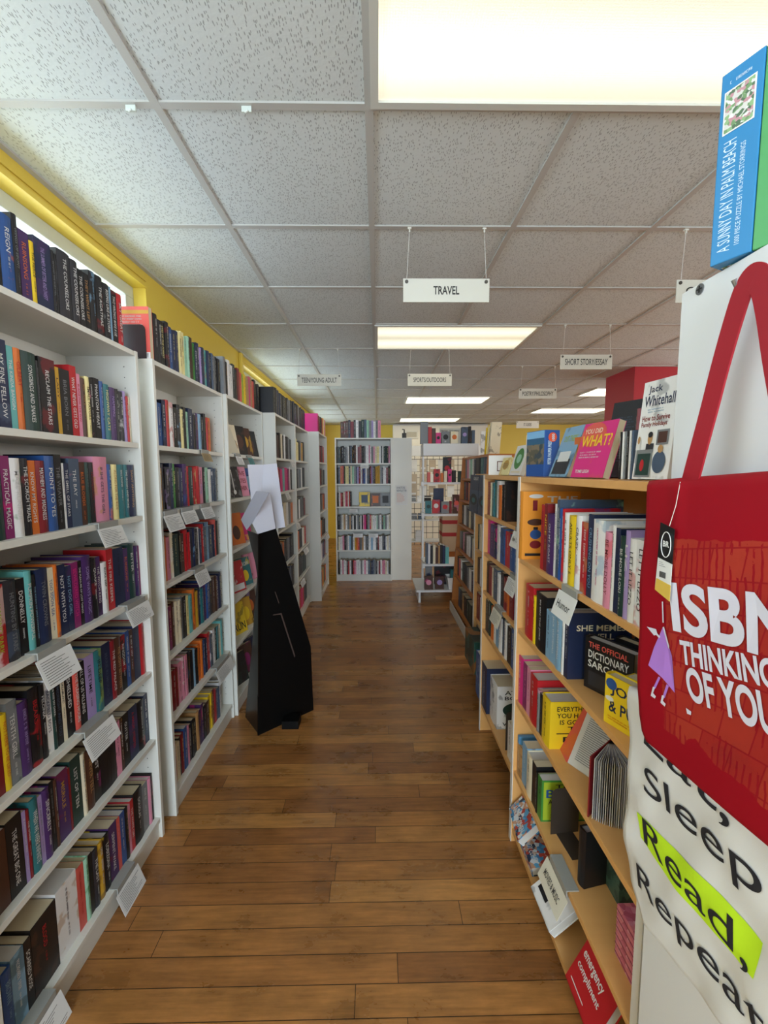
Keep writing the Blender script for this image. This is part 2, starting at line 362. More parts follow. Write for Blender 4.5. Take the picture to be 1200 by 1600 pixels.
# ------------------------------------------------------------------ bookcases
HS = [1.67, 1.385, 1.065, .74, .445, .092]
def billy(fx, y0, y1, label, heading, depth=.28, heights=HS, top=2.02, m=M_WHITE, name='bookcase', holes=False, plinth=True):
    """open bookcase; front face at local x = 0, body towards local -x, width along local +y"""
    t = thing(name, label, 'bookcase')
    t.matrix_world = heading; W = y1 - y0; th = .018
    MB().box(-depth, 0, 0, th, 0, top).build('side_panel', m, t, .001)
    MB().box(-depth, 0, W-th, W, 0, top).build('side_panel', m, t, .001)
    MB().box(-depth, -.001, th, W-th, top-th-.002, top-.002).build('top_panel', m, t, .001)
    MB().box(-depth, -depth+.005, th, W-th, .06, top-th).build('back_panel', m, t)
    for i, z in enumerate(heights):
        MB().box(-depth+.006, -.006, th, W-th, z-.02, z).build('shelf', m, t, .001)
    if plinth: MB().box(-.03, -.014, th, W-th, 0, heights[-1]-.02).build('plinth', m, t)
    if holes:
        h = MB()
        for x in (-.045, -.235):
            for i in range(46):
                z = .16 + i*.04
                h.disc((x, W-th-.0004, z), (0, -1, 0), .0022, .0003, 6)
        h.build('pin_holes', mat('pin_hole', '#3c3c38', .9), t)
    return t
def LH(fx, y0): return Matrix.Translation((fx, y0, 0))
def RH(fx, y1): return Matrix.Translation((fx, y1, 0)) @ Matrix.Rotation(math.pi, 4, 'Z')
UNITS = [(-.927, .92, 1.714, 'tall white bookcase nearest on the left, under the first window'),
         (-.92, 1.808, 2.602, 'second tall white bookcase on the left, in front of the yellow wall'),
         (-.90, 2.606, 3.40, 'third tall white bookcase on the left, with face-out books, behind the black cutout'),
         (-.805, 3.42, 4.21, 'fourth white bookcase on the left, just beyond the black cutout'),
         (-.80, 4.214, 5.0, 'fifth white bookcase on the left, beside the fourth one'),
         (-.68, 5.02, 5.80, 'narrow-looking last white bookcase on the left, before the back one')]
for i, (fx, a, b, lb) in enumerate(UNITS): billy(fx, a, b, lb, LH(fx, a), depth=.27 if i < 3 else .28, holes=i < 3)
billy(0, 0, .79, 'white bookcase facing the camera at the end of the aisle', Matrix.Translation((.2, 5.95, 0)) @ Matrix.Rotation(-math.pi/2, 4, 'Z') @ Matrix.Translation((0, -.79, 0)))
eb = billy(0, 0, .8, 'white bookcase side at the aisle end, carrying a paper notice', LH(.482, 6.0), depth=.28)
# notice on the end panel
nt_ = thing('paper_notice', 'white paper notice with orange and blue heading on the bookcase side', 'notice', (.24, 5.998, 0))
MB().box(.02, .18, -.002, -.0005, 1.08, 1.36).build('paper', M_CARD, nt_)
b_ = MB(); R_ = random.Random(3)
put_text(b_, 'A NOTE RE:', (.03, -.003, 1.31), (1,0,0), (0,0,1), .12, .03); put_text(b_, 'NEWSLETTER', (.03, -.003, 1.27), (1,0,0), (0,0,1), .14, .03); b_.build('heading', ink('S'), nt_)
b_ = MB(); lines(b_, (.03, -.003, 1.12), (1,0,0), (0,0,1), .13, .13, 7, R_); b_.build('small_print', ink('o'), nt_)

# right birch bookcases
RX = .556
HR = [1.216, .93, .628, .319, .06]; HR2 = [1.31, 1.09, .866, .634, .17]; HR3 = [1.24, .965, .70, .42, .15]
M_EDGE = mat('white_edge_strip', '#d8d6d0', .4)
def birch(fx, y0, y1, hs, label, top=1.533, depth=.36):
    t = thing('bookcase', label, 'bookcase', (fx, y0, 0)); W = y1-y0; th = .02
    for a in (0, W-th):
        p = MB().box(0, depth, a, a+th, 0, top).build('side_panel', M_BIRCH, t, .001)
        MB().box(-.003, 0, a, a+th+.004, 0, top).build('edge_strip', M_EDGE, t)
    MB().box(0, depth, th, W-th, top-.02, top).build('top_panel', M_BIRCH, t, .001)
    MB().box(depth-.008, depth, th, W-th, .06, top-.02).build('back_panel', M_BIRCH, t)
    for z in hs: MB().box(.003, depth-.009, th, W-th, z-.019, z).build('shelf', M_BIRCH, t, .001)
    MB().box(.07, .085, th, W-th, 0, hs[-1]-.019).build('plinth', mat('dark_plinth', '#1c1612', .7), t)
    return t
birch(RX, .80, 1.668, HR, 'low birch bookcase nearest on the right, with humour books')
birch(.61, 1.69, 2.44, HR2, 'second low birch bookcase on the right, with blue and red travel books')
birch(.75, 2.47, 3.26, HR3, 'third low birch bookcase on the right, partly hidden beside the slanted one')
# slanted display case
t = thing('slanted_bookcase', 'orange wood bookcase with slanted sides and white base board', 'bookcase', (.82, 3.58, 0))
for a, m_ in ((0, M_EDGE), (1.07, M_BIRCH2)):
    s = MB(); s.add([(0,a,0),(.55,a,0),(.55,a,1.70),(.11,a,1.70),(0,a+.0,.0), (0,a+.03,0),(.55,a+.03,0),(.55,a+.03,1.70),(.11,a+.03,1.70)], [(0,1,2,3),(8,7,6,5),(0,5,6,1),(1,6,7,2),(2,7,8,3),(3,8,5,0)])
    s.build('side_panel', m_ if False else M_BIRCH2, t)
MB().box(-.012, -.001, -.004, 1.10, 0, .10).build('base_board', M_EDGE, t, .001)
MB().box(.0, .014, -.008, -.001, 0, .42).build('white_edge_board', M_EDGE, t)
HSL = [.12, .42, .72, .99, 1.25, 1.48]
for z in HSL + [1.70]:
    x = .11*z/1.7
    MB().box(x+.004, .54, .031, 1.069, z-.022, z).build('shelf', M_BIRCH2, t)
MB().box(.541, .55, .031, 1.069, .05, 1.68).build('back_panel', M_BIRCH2, t)
# white tall cabinet on the right, seen from its side
t = thing('tall_white_cabinet', 'tall pale white cabinet on the right behind the hanging bags', 'cabinet', (.545, 0, 0))
MB().box(0, .5, 0, .785, .0, 1.87).build('side_panel', M_WHITE2, t, .0012)
s = MB(); P_ = at(1094, 452, X=.5445) - Vector((.545, 0, 0)); s.disc((P_.x, P_.y, P_.z), (-1,0,0), .009, .0012, 20); o = s.build('cam_lock', mat('cam_lock_metal', '#8a8d92', .3, .8), t)
s = MB(); s.box(P_.x-.0022, P_.x-.0014, P_.y-.0055, P_.y+.0055, P_.z-.001, P_.z+.001); s.box(P_.x-.0022, P_.x-.0014, P_.y-.001, P_.y+.001, P_.z-.0055, P_.z+.0055); s.build('screw_slot', M_BLK, o)
# grey hook that carries the bags
hk = at(1190, 446, X=.5445)
s = MB(); s.tube([hk, hk+Vector((-.036,0,0)), hk+Vector((-.040,0,.008))], .004); s.disc(hk, (-1,0,0), .014, .003)
tag(s.build('bag_hook', mat('hook_metal', '#9a9da2', .3, .7)), 'metal hook on the white cabinet holding the bag straps', 'hook')

# ------------------------------------------------------------------ books
BOOKS = []; STD = {}
def book(M, t, h, d, c1, c2=None, txt=None, tc='w', row='', unit='', front=None, label=None, group=None, hard=None, art=None, pages=None, prio=0):
    BOOKS.append(dict(M=M, t=t, h=h, d=d, c1=c1, c2=c2 or c1, txt=txt, tc=tc, row=row, unit=unit, front=front, label=label, group=group,
                      hard=(random.random() < .5) if hard is None else hard, art=art, pages=pages, prio=prio, n=len(BOOKS)))
RZ = lambda a: Matrix.Rotation(a, 4, 'Z')
ROWN = ['on top of', 'on the first shelf of', 'on the second shelf of', 'on the third shelf of', 'on the fourth shelf of', 'on the fifth shelf of', 'on the bottom shelf of']
RG = ['top', 'first shelf', 'second shelf', 'third shelf', 'fourth shelf', 'fifth shelf', 'bottom shelf']
PROBE_L = 'leftrow'
def lrow(start, items, fx, z, ri, unit, y0, y1, d0=.145, set_=.03, fill=True):
    """items: (px where the spine ends on the shelf, colours, lettering colour, title, height)"""
    X = fx - set_; ya = y_of(start, X, z); y = ya
    if fill:
        yy = ya; r = random.Random(int(z*1000))
        while yy > y0 + .05:
            tt = r.uniform(.02, .035); yy -= tt + .001
            book(Matrix.Translation((X - r.uniform(0, .01), yy, z)) @ RZ(math.pi/2), tt, r.uniform(.2, .23), d0, r.choice('knkcBuG'), None, None, 'w', ri, unit)
    for it in items:
        px, cc, tc, title, h = it[:5]; o = it[5] if len(it) > 5 else 0
        h = h*(.93 if ri == 0 else 1); ye = min(y_of(px, X, z), y1); tt = max(ye - y - .0012, .008)
        book(Matrix.Translation((X - o, y, z)) @ RZ(math.pi/2), tt, h, d0 + random.uniform(-.012, .012), cc[0], cc[-1], title, tc, ri, unit)
        y = max(ye, y + .009)
        if y >= y1 - .004: break
U1 = 'the nearest white bookcase'; fx, a, b, _ = UNITS[0]; y0, y1 = a+.02, b-.02
ZR = [2.02] + HS
lrow(1, [(5,'kB','T','AUTUMN',.205),(27,'bo','w','REIGN',.215),(36,'k','h','WINGS OF EBONY',.235),(52.5,'u','o','RUINSONG',.205),(60,'y','k','THE FIERCE',.19),(86,'nu','v','THE SUMMER OF BITTER AND SWEET',.215),
  (91,'k','h','BEYOND THE RUBY VEIL',.205),(95,'kc','h',None,.2),(115.5,'c','w','THE COUNSELORS',.225),(127,'c','w','THE COUNSELORS',.22),(136,'k','w','THE COUNSELORS',.205),(144,'kB','T','THEY WENT LEFT',.205),(154,'ks','s',None,.225),
  (165,'kR','w','THE AGATHAS',.225),(175,'kh','w','RISING LIKE A STORM',.215),(178,'s','n',None,.215),(186,'kR','w','TWO WRONGS MAKE A LIE',.21),(194,'rR','w','SKY GREAT',.21)], fx, 2.02, 0, U1, y0, y1, set_=.034)
lrow(1, [(20,'nS','w','MY FINE FELLOW',.225),(30,'a','w','THE KINDA BANGIN',.215),(41,'o','r','GILBERT',.215),(64,'G','w','SONGBIRDS AND SNAKES',.215),(66,'k','h',None,.2),(93,'kR','w','RECLAIM THE STARS',.215),(99,'d','B','LADY',.2),
  (115,'k','h','BRIA BORN',.2),(125.5,'r','w','WHAT NEVER GETS OLD',.22),(131,'i','r','BLAINE FOR THE WIN',.2),(138,'B','T',None,.19),(145,'Y','B','SMALL FAVORS',.2),(151,'ki','w',None,.2),(160,'k','w','PHANTOM HEART',.205),(166,'b','w',None,.2),
  (175,'t','Y','HIGHWAY CATS',.195),(184,'u','v','NAMING',.19),(189,'k','w',None,.19),(195.5,'kw','w',None,.185),(200,'v','M',None,.19),(204,'rk','w',None,.175),(208,'e','r','TAKE THREE',.175)], fx, HS[0], 1, U1, y0, y1)
lrow(-8, [(10,'G','g',None,.215),(24.4,'MI','w','PRACTICAL MAGIC',.215),(40,'wg','w','MAZE RUNNER',.21),(52,'kR','w','THE SCORCH TRIALS',.21),(63,'o','w','KNOW MY RIGHTS',.205),(77,'R','w','MAYHEM AND MADNESS',.205),(92,'bu','w','POINT TO YES',.22),
  (103,'k','h','THE WEAVER',.225),(105.6,'w','h',None,.2),(114,'n','w','THE SMELL OF STARS',.2),(130,'Si','w','THE BAY',.215),(138,'B','o','BLUE BLOODS',.205),(144,'G','h',None,.205),(151,'k','R','LEGENDBORN',.205),(172,'id','n','IF SHE GETS THE GIRL',.225,0),
  (178,'bo','w',None,.2),(187,'Y','T','ALONG FOR THE RIDE',.2),(197,'t','w',None,.2),(203,'tS','w','THE MOON AND MORE',.2),(214,'n','T','SAINT ANYTHING',.2),(229,'k','w',None,.2)], fx, HS[1], 2, U1, y0, y1)
lrow(-9, [(15,'rw','l','DIAMOND PARK',.21),(34,'cS','h','HUNTING BY STARS',.215),(47,'kB','w','DONNELLY',.21),(58,'a','w','PUMPKIN POWERFUL',.225),(64,'k','s','THE KINDS OF JAKE LIVINGSTON',.21),(82,'n','h','TWIN CROWNS',.22),(91,'es','b','TOO SOON SEA',.215),(97,'on','n',None,.22),
  (109,'n','w','NOT WITH YOU',.215),(118,'nu','s','HOT DOG GIRL',.205),(128,'M','I','BEWILDERED WITCH',.21),(133.6,'k','w','THE PLEASURE OF LOST THINGS',.21),(147,'u','v','SOME WAYS MAGIC',.22),(155,'kR','w','QUAKE',.205),(161.6,'uk','w','THE WITCH KING',.205),
  (171,'w','k',None,.18),(181,'r','w','THE FIRE KEEPER',.22),(197,'n','k',None,.215),(203.6,'u','o','RUINSONG',.205),(213,'G','w','BITTER',.215),(219,'un','w',None,.2),(223,'M','o',None,.2),(227,'u','i',None,.2)], fx, HS[2], 3, U1, y0, y1, d0=.155)
lrow(-14, [(10,'R','w','ORPHAN',.2),(20,'y','o','NOT HERE TO BE LIKED',.205),(36,'hG','w','TENTH GIRL',.225),(52,'u','v',None,.205),(69,'kr','r','BEARS',.225),(77,'ko','w','FELONIA',.22),(86,'wn','n','BACKFIELD BOYS',.225),(92,'G','w','A RISE SO DARK',.22),
  (101,'k','S','MIDNIGHT AND YOU',.215),(107,'e','k','DREAMLAND',.22),(119,'kn','w','SHIELDED',.22),(128,'C','w','THE PLEASING HOURS',.22),(138,'k','w','ALL OF US VILLAINS',.21),(152,'v','k','LIFETIME',.215),(164,'tl','k','IN DEEP',.215),(177,'n','S','MARIE RUMOURS',.22),(184,'RB','w','THE RED PALACE',.215),
  (193,'B','T','THE LIGHT BETWEEN',.215),(200,'kr','w','KINGDOM',.21),(206,'b','w',None,.215),(211.6,'BR','w',None,.21),(221,'n','S',None,.22),(230,'r','R',None,.22),(236,'k','B','REMAINS',.19)], fx, HS[3], 4, U1, y0, y1, d0=.155)
lrow(-20, [(18.4,'BR','B',None,.21),(43,'k','w','THE GREAT BIG ONE',.215),(49,'v','w',None,.205),(54,'R','w','THE OTHER',.2),(67,'tB','w','WHEN WE WERE INFINITE',.215),(73.6,'v','h',None,.205),(84.5,'uI','w','SINCERELY',.21),(91,'k','h',None,.215),(96,'B','w',None,.21),(112.7,'uR','d','MISRULE',.215),
  (116,'R','r',None,.205),(131.7,'G','w','LIST OF TEN',.22),(138.7,'e','S',None,.21),(150,'B','T','NEVER TELL',.205),(160,'kM','w','LOST',.205),(184,'k','c',None,.215),(191.8,'iB','B',None,.205),(196,'Bd','w',None,.205),(204.8,'k','w','GUTTER',.205),(218,'nu','r','A MAGIC STEEPED',.205),(228,'kr','w',None,.2),(239,'nS','w',None,.205)],
  fx, HS[4], 5, U1, y0, y1, d0=.15)
lrow(-30, [(11,'k','w',None,.2),(26,'b','s','BROWN',.2),(46,'sG','w',None,.205),(57,'k','w','SCARRED ROSE',.205),(95,'kB','r','BLOOD',.215),(126,'wT','B',None,.225),(137,'C','r',None,.215),(144,'mg','g',None,.215),(150,'k','G',None,.21),(158,'c','w','THE LAST',.205),(166,'dB','w',None,.205),(175,'ky','w','LOBIZONA',.205),
  (187,'uR','w','SERPENT WAKE',.21),(192,'C','i',None,.205),(199,'bS','w',None,.205),(204,'k','T',None,.205),(207.5,'i','k',None,.2),(212.5,'r','w','THE WHITE GIRL',.205),(226,'k','w','DOUGLAS',.215),(234,'h','w',None,.2),(239,'ik','w',None,.2),(245,'k','i','HARROW LAKE',.205),(251,'G','w',None,.205)], fx, HS[5], 6, U1, y0, y1, d0=.155)
# second left bookcase and further: books packed side by side in the order of the photo
def pack(cols, fx, z, ri, unit, ya, yb, h0=.205, set_=.03, d0=.145, tc='w', seed=1, lean=0, rot=math.pi/2, titles=None):
    r = random.Random(seed); toks = cols.split(); ws = [r.uniform(.7, 1.25)*(1.5 if len(k) > 2 else 1) for k in toks]; s = (yb - ya)/sum(ws); p = ya
    for i, (k, wd) in enumerate(zip(toks, ws)):
        tt = wd*s; X = fx; off = set_ + r.uniform(0, .006); h = h0*r.uniform(.93, 1.07)
        if rot == math.pi/2: M = Matrix.Translation((fx - off, p, z)) @ RZ(rot)
        elif rot == 0: M = Matrix.Translation((p, fx + off, z))
        else: M = Matrix.Translation((fx + off, p + tt, z)) @ RZ(rot)
        if lean: M = M @ Matrix.Rotation(lean, 4, 'Y')
        book(M, tt - .0012, h, d0, k[0], k[1] if len(k) > 1 else None, (titles or {}).get(i), r.choice('wwwdkY') if k[0] in 'knbtgGrRuBcSM' else r.choice('kBn'), ri, unit)
        p += tt
U2 = 'the second white bookcase'; fx, a, b, _ = UNITS[1]; y0, y1 = a+.02, b-.02
R2 = ['kB k k kR bn n nk Ye Ye m m B g n nk v nkk aT n kB S h k k', 'k kR bs nb r wr kB ks Y kw m nkk kw uk s kk k r oB', 'rw dR c cv nk g k nk ub rR G rY r iv k mh w Sw Sn', 'R o i ew GGG k Bk rrr r nk ns k w nk r S sS nSS nk Co k',
      'G Gt M B e eh hk k Yr aar oB d nG t u b bn k B B un n', 'o i R R iR iw i kS k s k oR oB b nk r Sw w G t e a', 'k kB Cw e k R b i k kn k T uu uI k BT y yR R r Sh S w']
for ri, (cs, z) in enumerate(zip(R2, ZR)):
    pack(cs, fx, z, ri, U2, (a+.045 if ri == 0 else y0+.003), (b if ri == 0 else y1 - (.09 if ri in (1, 6) else .035)), set_=.012 if ri == 0 else .035, seed=20+ri, h0=.2 if ri else .195,
         titles={0: {2: 'EYES OF THE FOREST', 4: 'MIDNIGHT', 7: 'NOTHING', 13: 'EVERY DAY'}, 1: {1: 'WHERE NIGHT FELL', 9: 'SLAYING', 11: 'THE GREAT', 12: 'THE EDGE'}, 2: {0: 'DEAD BOYS', 5: 'SUPER', 11: 'WINDSOR'}}.get(ri))
fx, a, b, _ = UNITS[2]; U3 = 'the third white bookcase'
pack('h k w wh k k R C lg y T I T C k k k', fx, 2.02, 0, U3, a, b, set_=.012, seed=31)
fx, a, b, _ = UNITS[3]; U4 = 'the fourth white bookcase'
R4 = ['k k n c n k k kk kB kS n h n k', 'e w k Bk k e k w k kB h k', 'R r r R I a I I M w k', 'k k h G e w h o', 'S t k o k kn h n k k', 'k o w T k S k', 'k R w k h b']
for ri, (cs, z) in enumerate(zip(R4, ZR)): pack(cs, fx, z, ri, U4, a+.02, b-.03, set_=.012 if ri == 0 else .03, seed=40+ri, h0=.205)
fx, a, b, _ = UNITS[4]; U5 = 'the fifth white bookcase'
R5 = ['c n k k h k n k kk n k', 'dk e Y Y k h do k', 'oo or k h S w k k', 'R k k w k h k R', 'k R o k k w e r', 'G d k k k G k', 'k R r I r k k']
for ri, (cs, z) in enumerate(zip(R5, ZR)): pack(cs, fx, z, ri, U5, a+.02, b-.12, set_=.012 if ri == 0 else .03, seed=50+ri, h0=.205)
fx, a, b, _ = UNITS[5]; U6 = 'the last left bookcase'
R6 = ['I R B k R o Y i', 'e w R R k R r', 'B k R k h k', 'n k k h o R', 'o d o k B k', 'h a w u S R', 't b k o d k o']
for ri, (cs, z) in enumerate(zip(R6, ZR)): pack(cs, fx, z, ri, U6, a+.02, b-.06, set_=.012 if ri == 0 else .03, seed=60+ri, h0=.205)
UB = 'the back bookcase'; bx0, bx1, by = -.57, .18, 5.95
RB = ['BR BR BR n R k w k G S m h v w h i', 'k G k kS k h w k S k kT B w R R k k h w w i w h i e Y w k w G G k i', 'k S o r G Y Y k e m h S v R w u b w n k R v k B d d d h k w w R k', 'k w r R e i r w r k', 'k h w e T w h T k w k w h k w k i I k h r e w w m h w k m h w e', 'e w w i k h w s k w d o r k h T w h k w w s w w k R w w k n w e w', 'k w i w w k r w k r i w w w h w i w S k n S h k w R w i i e w k']
for ri, (cs, z) in enumerate(zip(RB, ZR)):
    pack(cs, by, z, ri, UB, bx0+.01 + (.05 if ri == 0 else 0), (bx1-.13 if ri == 0 else (bx0+.2 if ri == 3 else bx1-.005)), set_=.03, seed=70+ri, h0=.235 if ri < 3 else .20, rot=0, d0=.13)

def faceout(P, heading, d, h, t, lean, c1, c2=None, **k):
    n = Vector((math.cos(heading), math.sin(heading), 0)); r = Vector((-n.y, n.x, 0)); z = Vector((0,0,1))
    up = z*math.cos(lean) - n*math.sin(lean); nn = n*math.cos(lean) + z*math.sin(lean)
    O = Vector(P) - nn*t
    M = Matrix((( nn.x, r.x, up.x, O.x), (nn.y, r.y, up.y, O.y), (nn.z, r.z, up.z, O.z), (0,0,0,1)))
    book(M, t, h, d, c1, c2, prio=1, **k)
D = math.radians
# face-out books of the back bookcase
z = HS[2]+.002
for i, (x, wd, hh, c, lb) in enumerate(((-.26, .15, .2, 'yS', 'yellow comic book facing out in the back bookcase'), (-.10, .14, .185, 'Bo', 'dark red book with orange picture facing out in the back bookcase'), (.04, .14, .185, 'hk', 'grey patterned comic facing out in the back bookcase'))):
    faceout((x, 5.99, z), -math.pi/2, wd, hh, .02, .1, c[0], c[1], label=lb, front=[('rect', .2, .25, .8, .8, c[1])], row=3, unit=UB)
# third left bookcase: face-out books (facing the aisle, slightly towards the camera)
fx = -.90
def f3(y, z, wd, hh, c, lb, hd=-.25, fr=None, x=-.06, t=.025): faceout((fx + x, y + wd, z+.001), hd, wd, hh, t, .2, c[0], c[1], label=lb, front=fr, row=9, unit=U3)
def put3(ya, z, wd, hh, c, lb, fr=None, hd=-.35, x=-.045, t=.022):
    n = Vector((math.cos(hd), math.sin(hd))); r = Vector((-n.y, n.x))
    faceout((fx + x - r.x*wd*.5, ya, z+.001), hd, wd, hh, t, .2, c[0], c[1], label=lb, front=fr, row=9, unit=U3)
T3 = [(2.64, HS[0], .13, .20, 'eB', 'cream book with small pictures, first on the top shelf beside the display card', [('rect',.1,.1,.45,.8,'B'),('rect',.55,.1,.9,.4,'T')]),
      (2.86, HS[0], .14, .21, 'kB', 'black book with a bronze emblem facing out on the top shelf', [('disc',.2,.25,.8,.7,'B')]),
      (3.03, HS[0], .14, .21, 'Bd', 'dark brown fantasy book with gold figure facing out', [('disc',.25,.3,.75,.7,'d')]),
      (3.20, HS[0], .14, .20, 'kB', 'dark brown book farthest right on the top face-out shelf', [('rect',.3,.2,.7,.6,'B')]),
      (2.66, HS[1], .14, .21, 'kh', 'black face-out book with a thin white line, second shelf', [('rect',.45,.1,.5,.9,'w'),('disc',.4,.1,.6,.25,'w')]),
      (2.86, HS[1], .14, .21, 'iR', 'pink face-out book with red lettering, second shelf', [('text',.1,.7,.9,.85,'R','LOVE'),('text',.1,.45,.9,.6,'R','HATES'),('text',.1,.2,.9,.35,'R','OTHER')]),
      (3.06, HS[1], .13, .2, 'bk', 'dark blue face-out book behind the white cutout head', [('rect',.2,.2,.8,.7,'s')]),
      (2.68, HS[2], .15, .215, 'od', 'orange face-out book with black silhouettes, third shelf', [('disc',.25,.15,.75,.6,'B'),('disc',.05,.5,.25,.65,'k')]),
      (2.90, HS[2], .14, .2, 'Iy', 'pink and yellow face-out book behind the orange one', [('rect',.2,.2,.8,.8,'I')]),
      (2.66, HS[3], .15, .21, 'rw', 'red face-out book fading to white, fourth shelf', [('rect',.1,.05,.9,.25,'w')]),
      (2.88, HS[3], .14, .2, 'ty', 'green face-out book with a yellow figure, fourth shelf', [('disc',.25,.15,.75,.55,'y'),('text',.1,.7,.9,.85,'w','ARROW')]),
      (3.10, HS[3], .14, .2, 'iR', 'pink face-out book behind the black cutout, fourth shelf', None),
      (2.67, HS[4], .14, .21, 'yk', 'yellow face-out book with black lettering, fifth shelf', [('text',.1,.1,.9,.35,'k','RUN')]),
      (2.86, HS[4], .14, .2, 'dB', 'golden brown face-out book, fifth shelf', [('disc',.2,.2,.8,.7,'y')]),
      (3.04, HS[4], .14, .21, 'Bv', 'dark face-out book with orange and violet pattern, fifth shelf', [('disc',.3,.3,.7,.7,'o')]),
      (2.66, HS[5], .14, .21, 'kG', 'black face-out book on the bottom shelf behind the cutout', None),
      (2.86, HS[5], .14, .21, 'BM', 'dark red patterned face-out book on the bottom shelf', [('disc',.25,.25,.75,.7,'M')]),
      (3.06, HS[5], .14, .2, 'nk', 'navy face-out book on the bottom shelf', None)]
for q in T3: put3(2.775 + (q[0]-2.64)*.8, q[1], q[2], q[3], q[4], q[5] + '' if len(q[5].split()) > 3 else q[5], q[6])
# red book facing the camera on top of the second left bookcase
faceout((-1.062, 1.812, 2.021), -math.pi/2, .135, .205, .026, 0, 'C', 'C', label='coral book with its back cover facing the camera, above the nearest bookcase gap', hard=False,
        front=[('rect', 0, .86, 1, .93, 'd'), ('lines', .08, .62, .9, .84, 'w', 4), ('lines', .08, .4, .92, .6, 'w', 5), ('rect', .5, .0, 1, .12, 'w'), ('bars', .55, .02, .95, .1, 'k')])

# right birch bookcase, nearest
UR = 'the nearest birch bookcase'
def rrow(start, items, X, z, ri, unit=UR):
    y = y_of(start, X, z)
    for it in items:
        if it[1] is None: y = y_of(it[0], X, z); continue
        px, cc, tc, title, h, d, *o = it
        xs = X + (o[0] if o else 0); fr = o[1] if len(o) > 1 else None; lb = o[2] if len(o) > 2 else None
        ye = y_of(px, X, z); tt = max(y - ye - .001, .005)
        book(Matrix.Translation((xs, y - .0005, z)) @ RZ(-math.pi/2), tt, h, d, cc[0], cc[-1], title, tc, ri, unit, front=fr, label=lb, prio=.5)
        y = ye
rrow(808.5, [(811,'y','k',None,.2,.15),(814.5,'bs','w',None,.285,.22),(820,'O','w',None,.262,.22,-.012,[('text',.42,.84,.95,.93,'w','THE'),('text',.38,.62,.97,.74,'w','MAN-UAL'),('text',.38,.48,.97,.59,'w','SKILLS'),('disc',.1,.90,.35,.96,'w'),('rect',.17,.72,.25,.87,'R'),('disc',.08,.5,.38,.6,'B'),('disc',.13,.30,.33,.44,'b'),('rect',.19,.44,.27,.48,'k'),('disc',.13,.16,.33,.28,'R'),('rect',.05,.05,.35,.09,'k')],'large orange book with small icons, far left of the top birch shelf'),
  (843.5,None),(848,'r','k',None,.225,.16),(853,'R','y','NICE',.23,.17),(864,'uI','w','OH MY ROAST',.20,.15),(867,'w','k',None,.235,.2),(871,'Sm','w',None,.25,.2),(875.5,'b','w',None,.225,.17),(879,'rb','w',None,.225,.17),(886,'w','k',None,.215,.19),(896.5,'y','k','ADULTS ONLY S',.21,.16),(905,'wr','k','CRAZY',.215,.17),(915,'rT','w',None,.20,.16),
  (923,'n','s','CRUSHING ON YOU',.225,.2),(941,'ws','I',None,.215,.18,0,[('disc',.25,.45,.8,.85,'I')]),(952,'iC','R','BE MORE DOLLY',.19,.15),(957,'w','k',None,.21,.18),(964,'n','k',None,.205,.17),(972,'G','w','BE MORE LOKI',.19,.14),(979,'v','w','LIZ',.205,.16),(989,'wr','k','LET IT LIZZO',.19,.15),(1003,'wr','k','LET IT LIZZO',.19,.15),(1018,'ro','k',None,.19,.15)], RX+.012, HR[0], 1)
rrow(820, [(832,'rC','w',None,.2,.15),(836,'y','k',None,.175,.13),(852,'k','w','IN ON THE JOKE',.2,.15),(858,'s','n',None,.165,.13),(867,'s','w','JACK WHITEHALL',.175,.14),(876,'s','w','JACK WHITEHALL',.175,.14),(880,'w','s',None,.17,.13),
  (886,'n','w',None,.205,.19,0,[('text',.12,.73,.9,.82,'e','SHE MEMES'),('text',.32,.60,.72,.69,'e','WELL')],'dark blue humour book with its cover towards the camera, second birch shelf')], RX+.012, HR[1], 2)
faceout((.60, y_of(912,.6,HR[1]), HR[1]+.001), math.pi*1.14, .145, .15, .035, 0, 'k', 'k', label='thick black book of sarcasm with orange and white cover lettering', row=2, unit=UR, hard=True, pages='w',
        front=[('text',.08,.82,.9,.93,'C','THE OFFICIAL'),('text',.08,.62,.92,.77,'w','DICTIONARY'),('text',.08,.44,.9,.58,'w','SARCASM'),('rect',.1,.08,.9,.36,'c')])
for i, (dx, c, lb) in enumerate(((.08, 'k', 'black thick book directly behind the sarcasm book'), (.135, 'k', 'black thick book second behind the sarcasm book'))):
    faceout((.60+dx, y_of(912,.6,HR[1])-.012, HR[1]+.001), math.pi*1.14, .145, .15, .035, 0, c, c, label=lb, row=2, unit=UR)
faceout((.565, y_of(943,.565,HR[1]), HR[1]+.001), math.pi*1.12, .13, .125, .032, 0, 'y', 'y', label='thick yellow joke book in front, second birch shelf beside the sarcasm book', row=2, unit=UR,
        front=[('text',.12,.6,.95,.85,'n','JOKES'),('text',.1,.28,.95,.52,'n','& PUNS'),('disc',.02,.72,.25,.95,'b'),('disc',.02,.48,.2,.58,'w'),('lines',.08,.1,.9,.2,'o',2)])
for dx, lb in ((.04,'yellow joke book directly behind the front one'), (.082,'yellow joke book farthest back in its short stack'), (.124, 'yellow joke book at the back near the shelf wall')):
    faceout((.565+dx, y_of(943,.565,HR[1])-.015, HR[1]+.001), math.pi*1.12, .13, .125, .032, 0, 'y', 'y', label=lb, row=2, unit=UR)
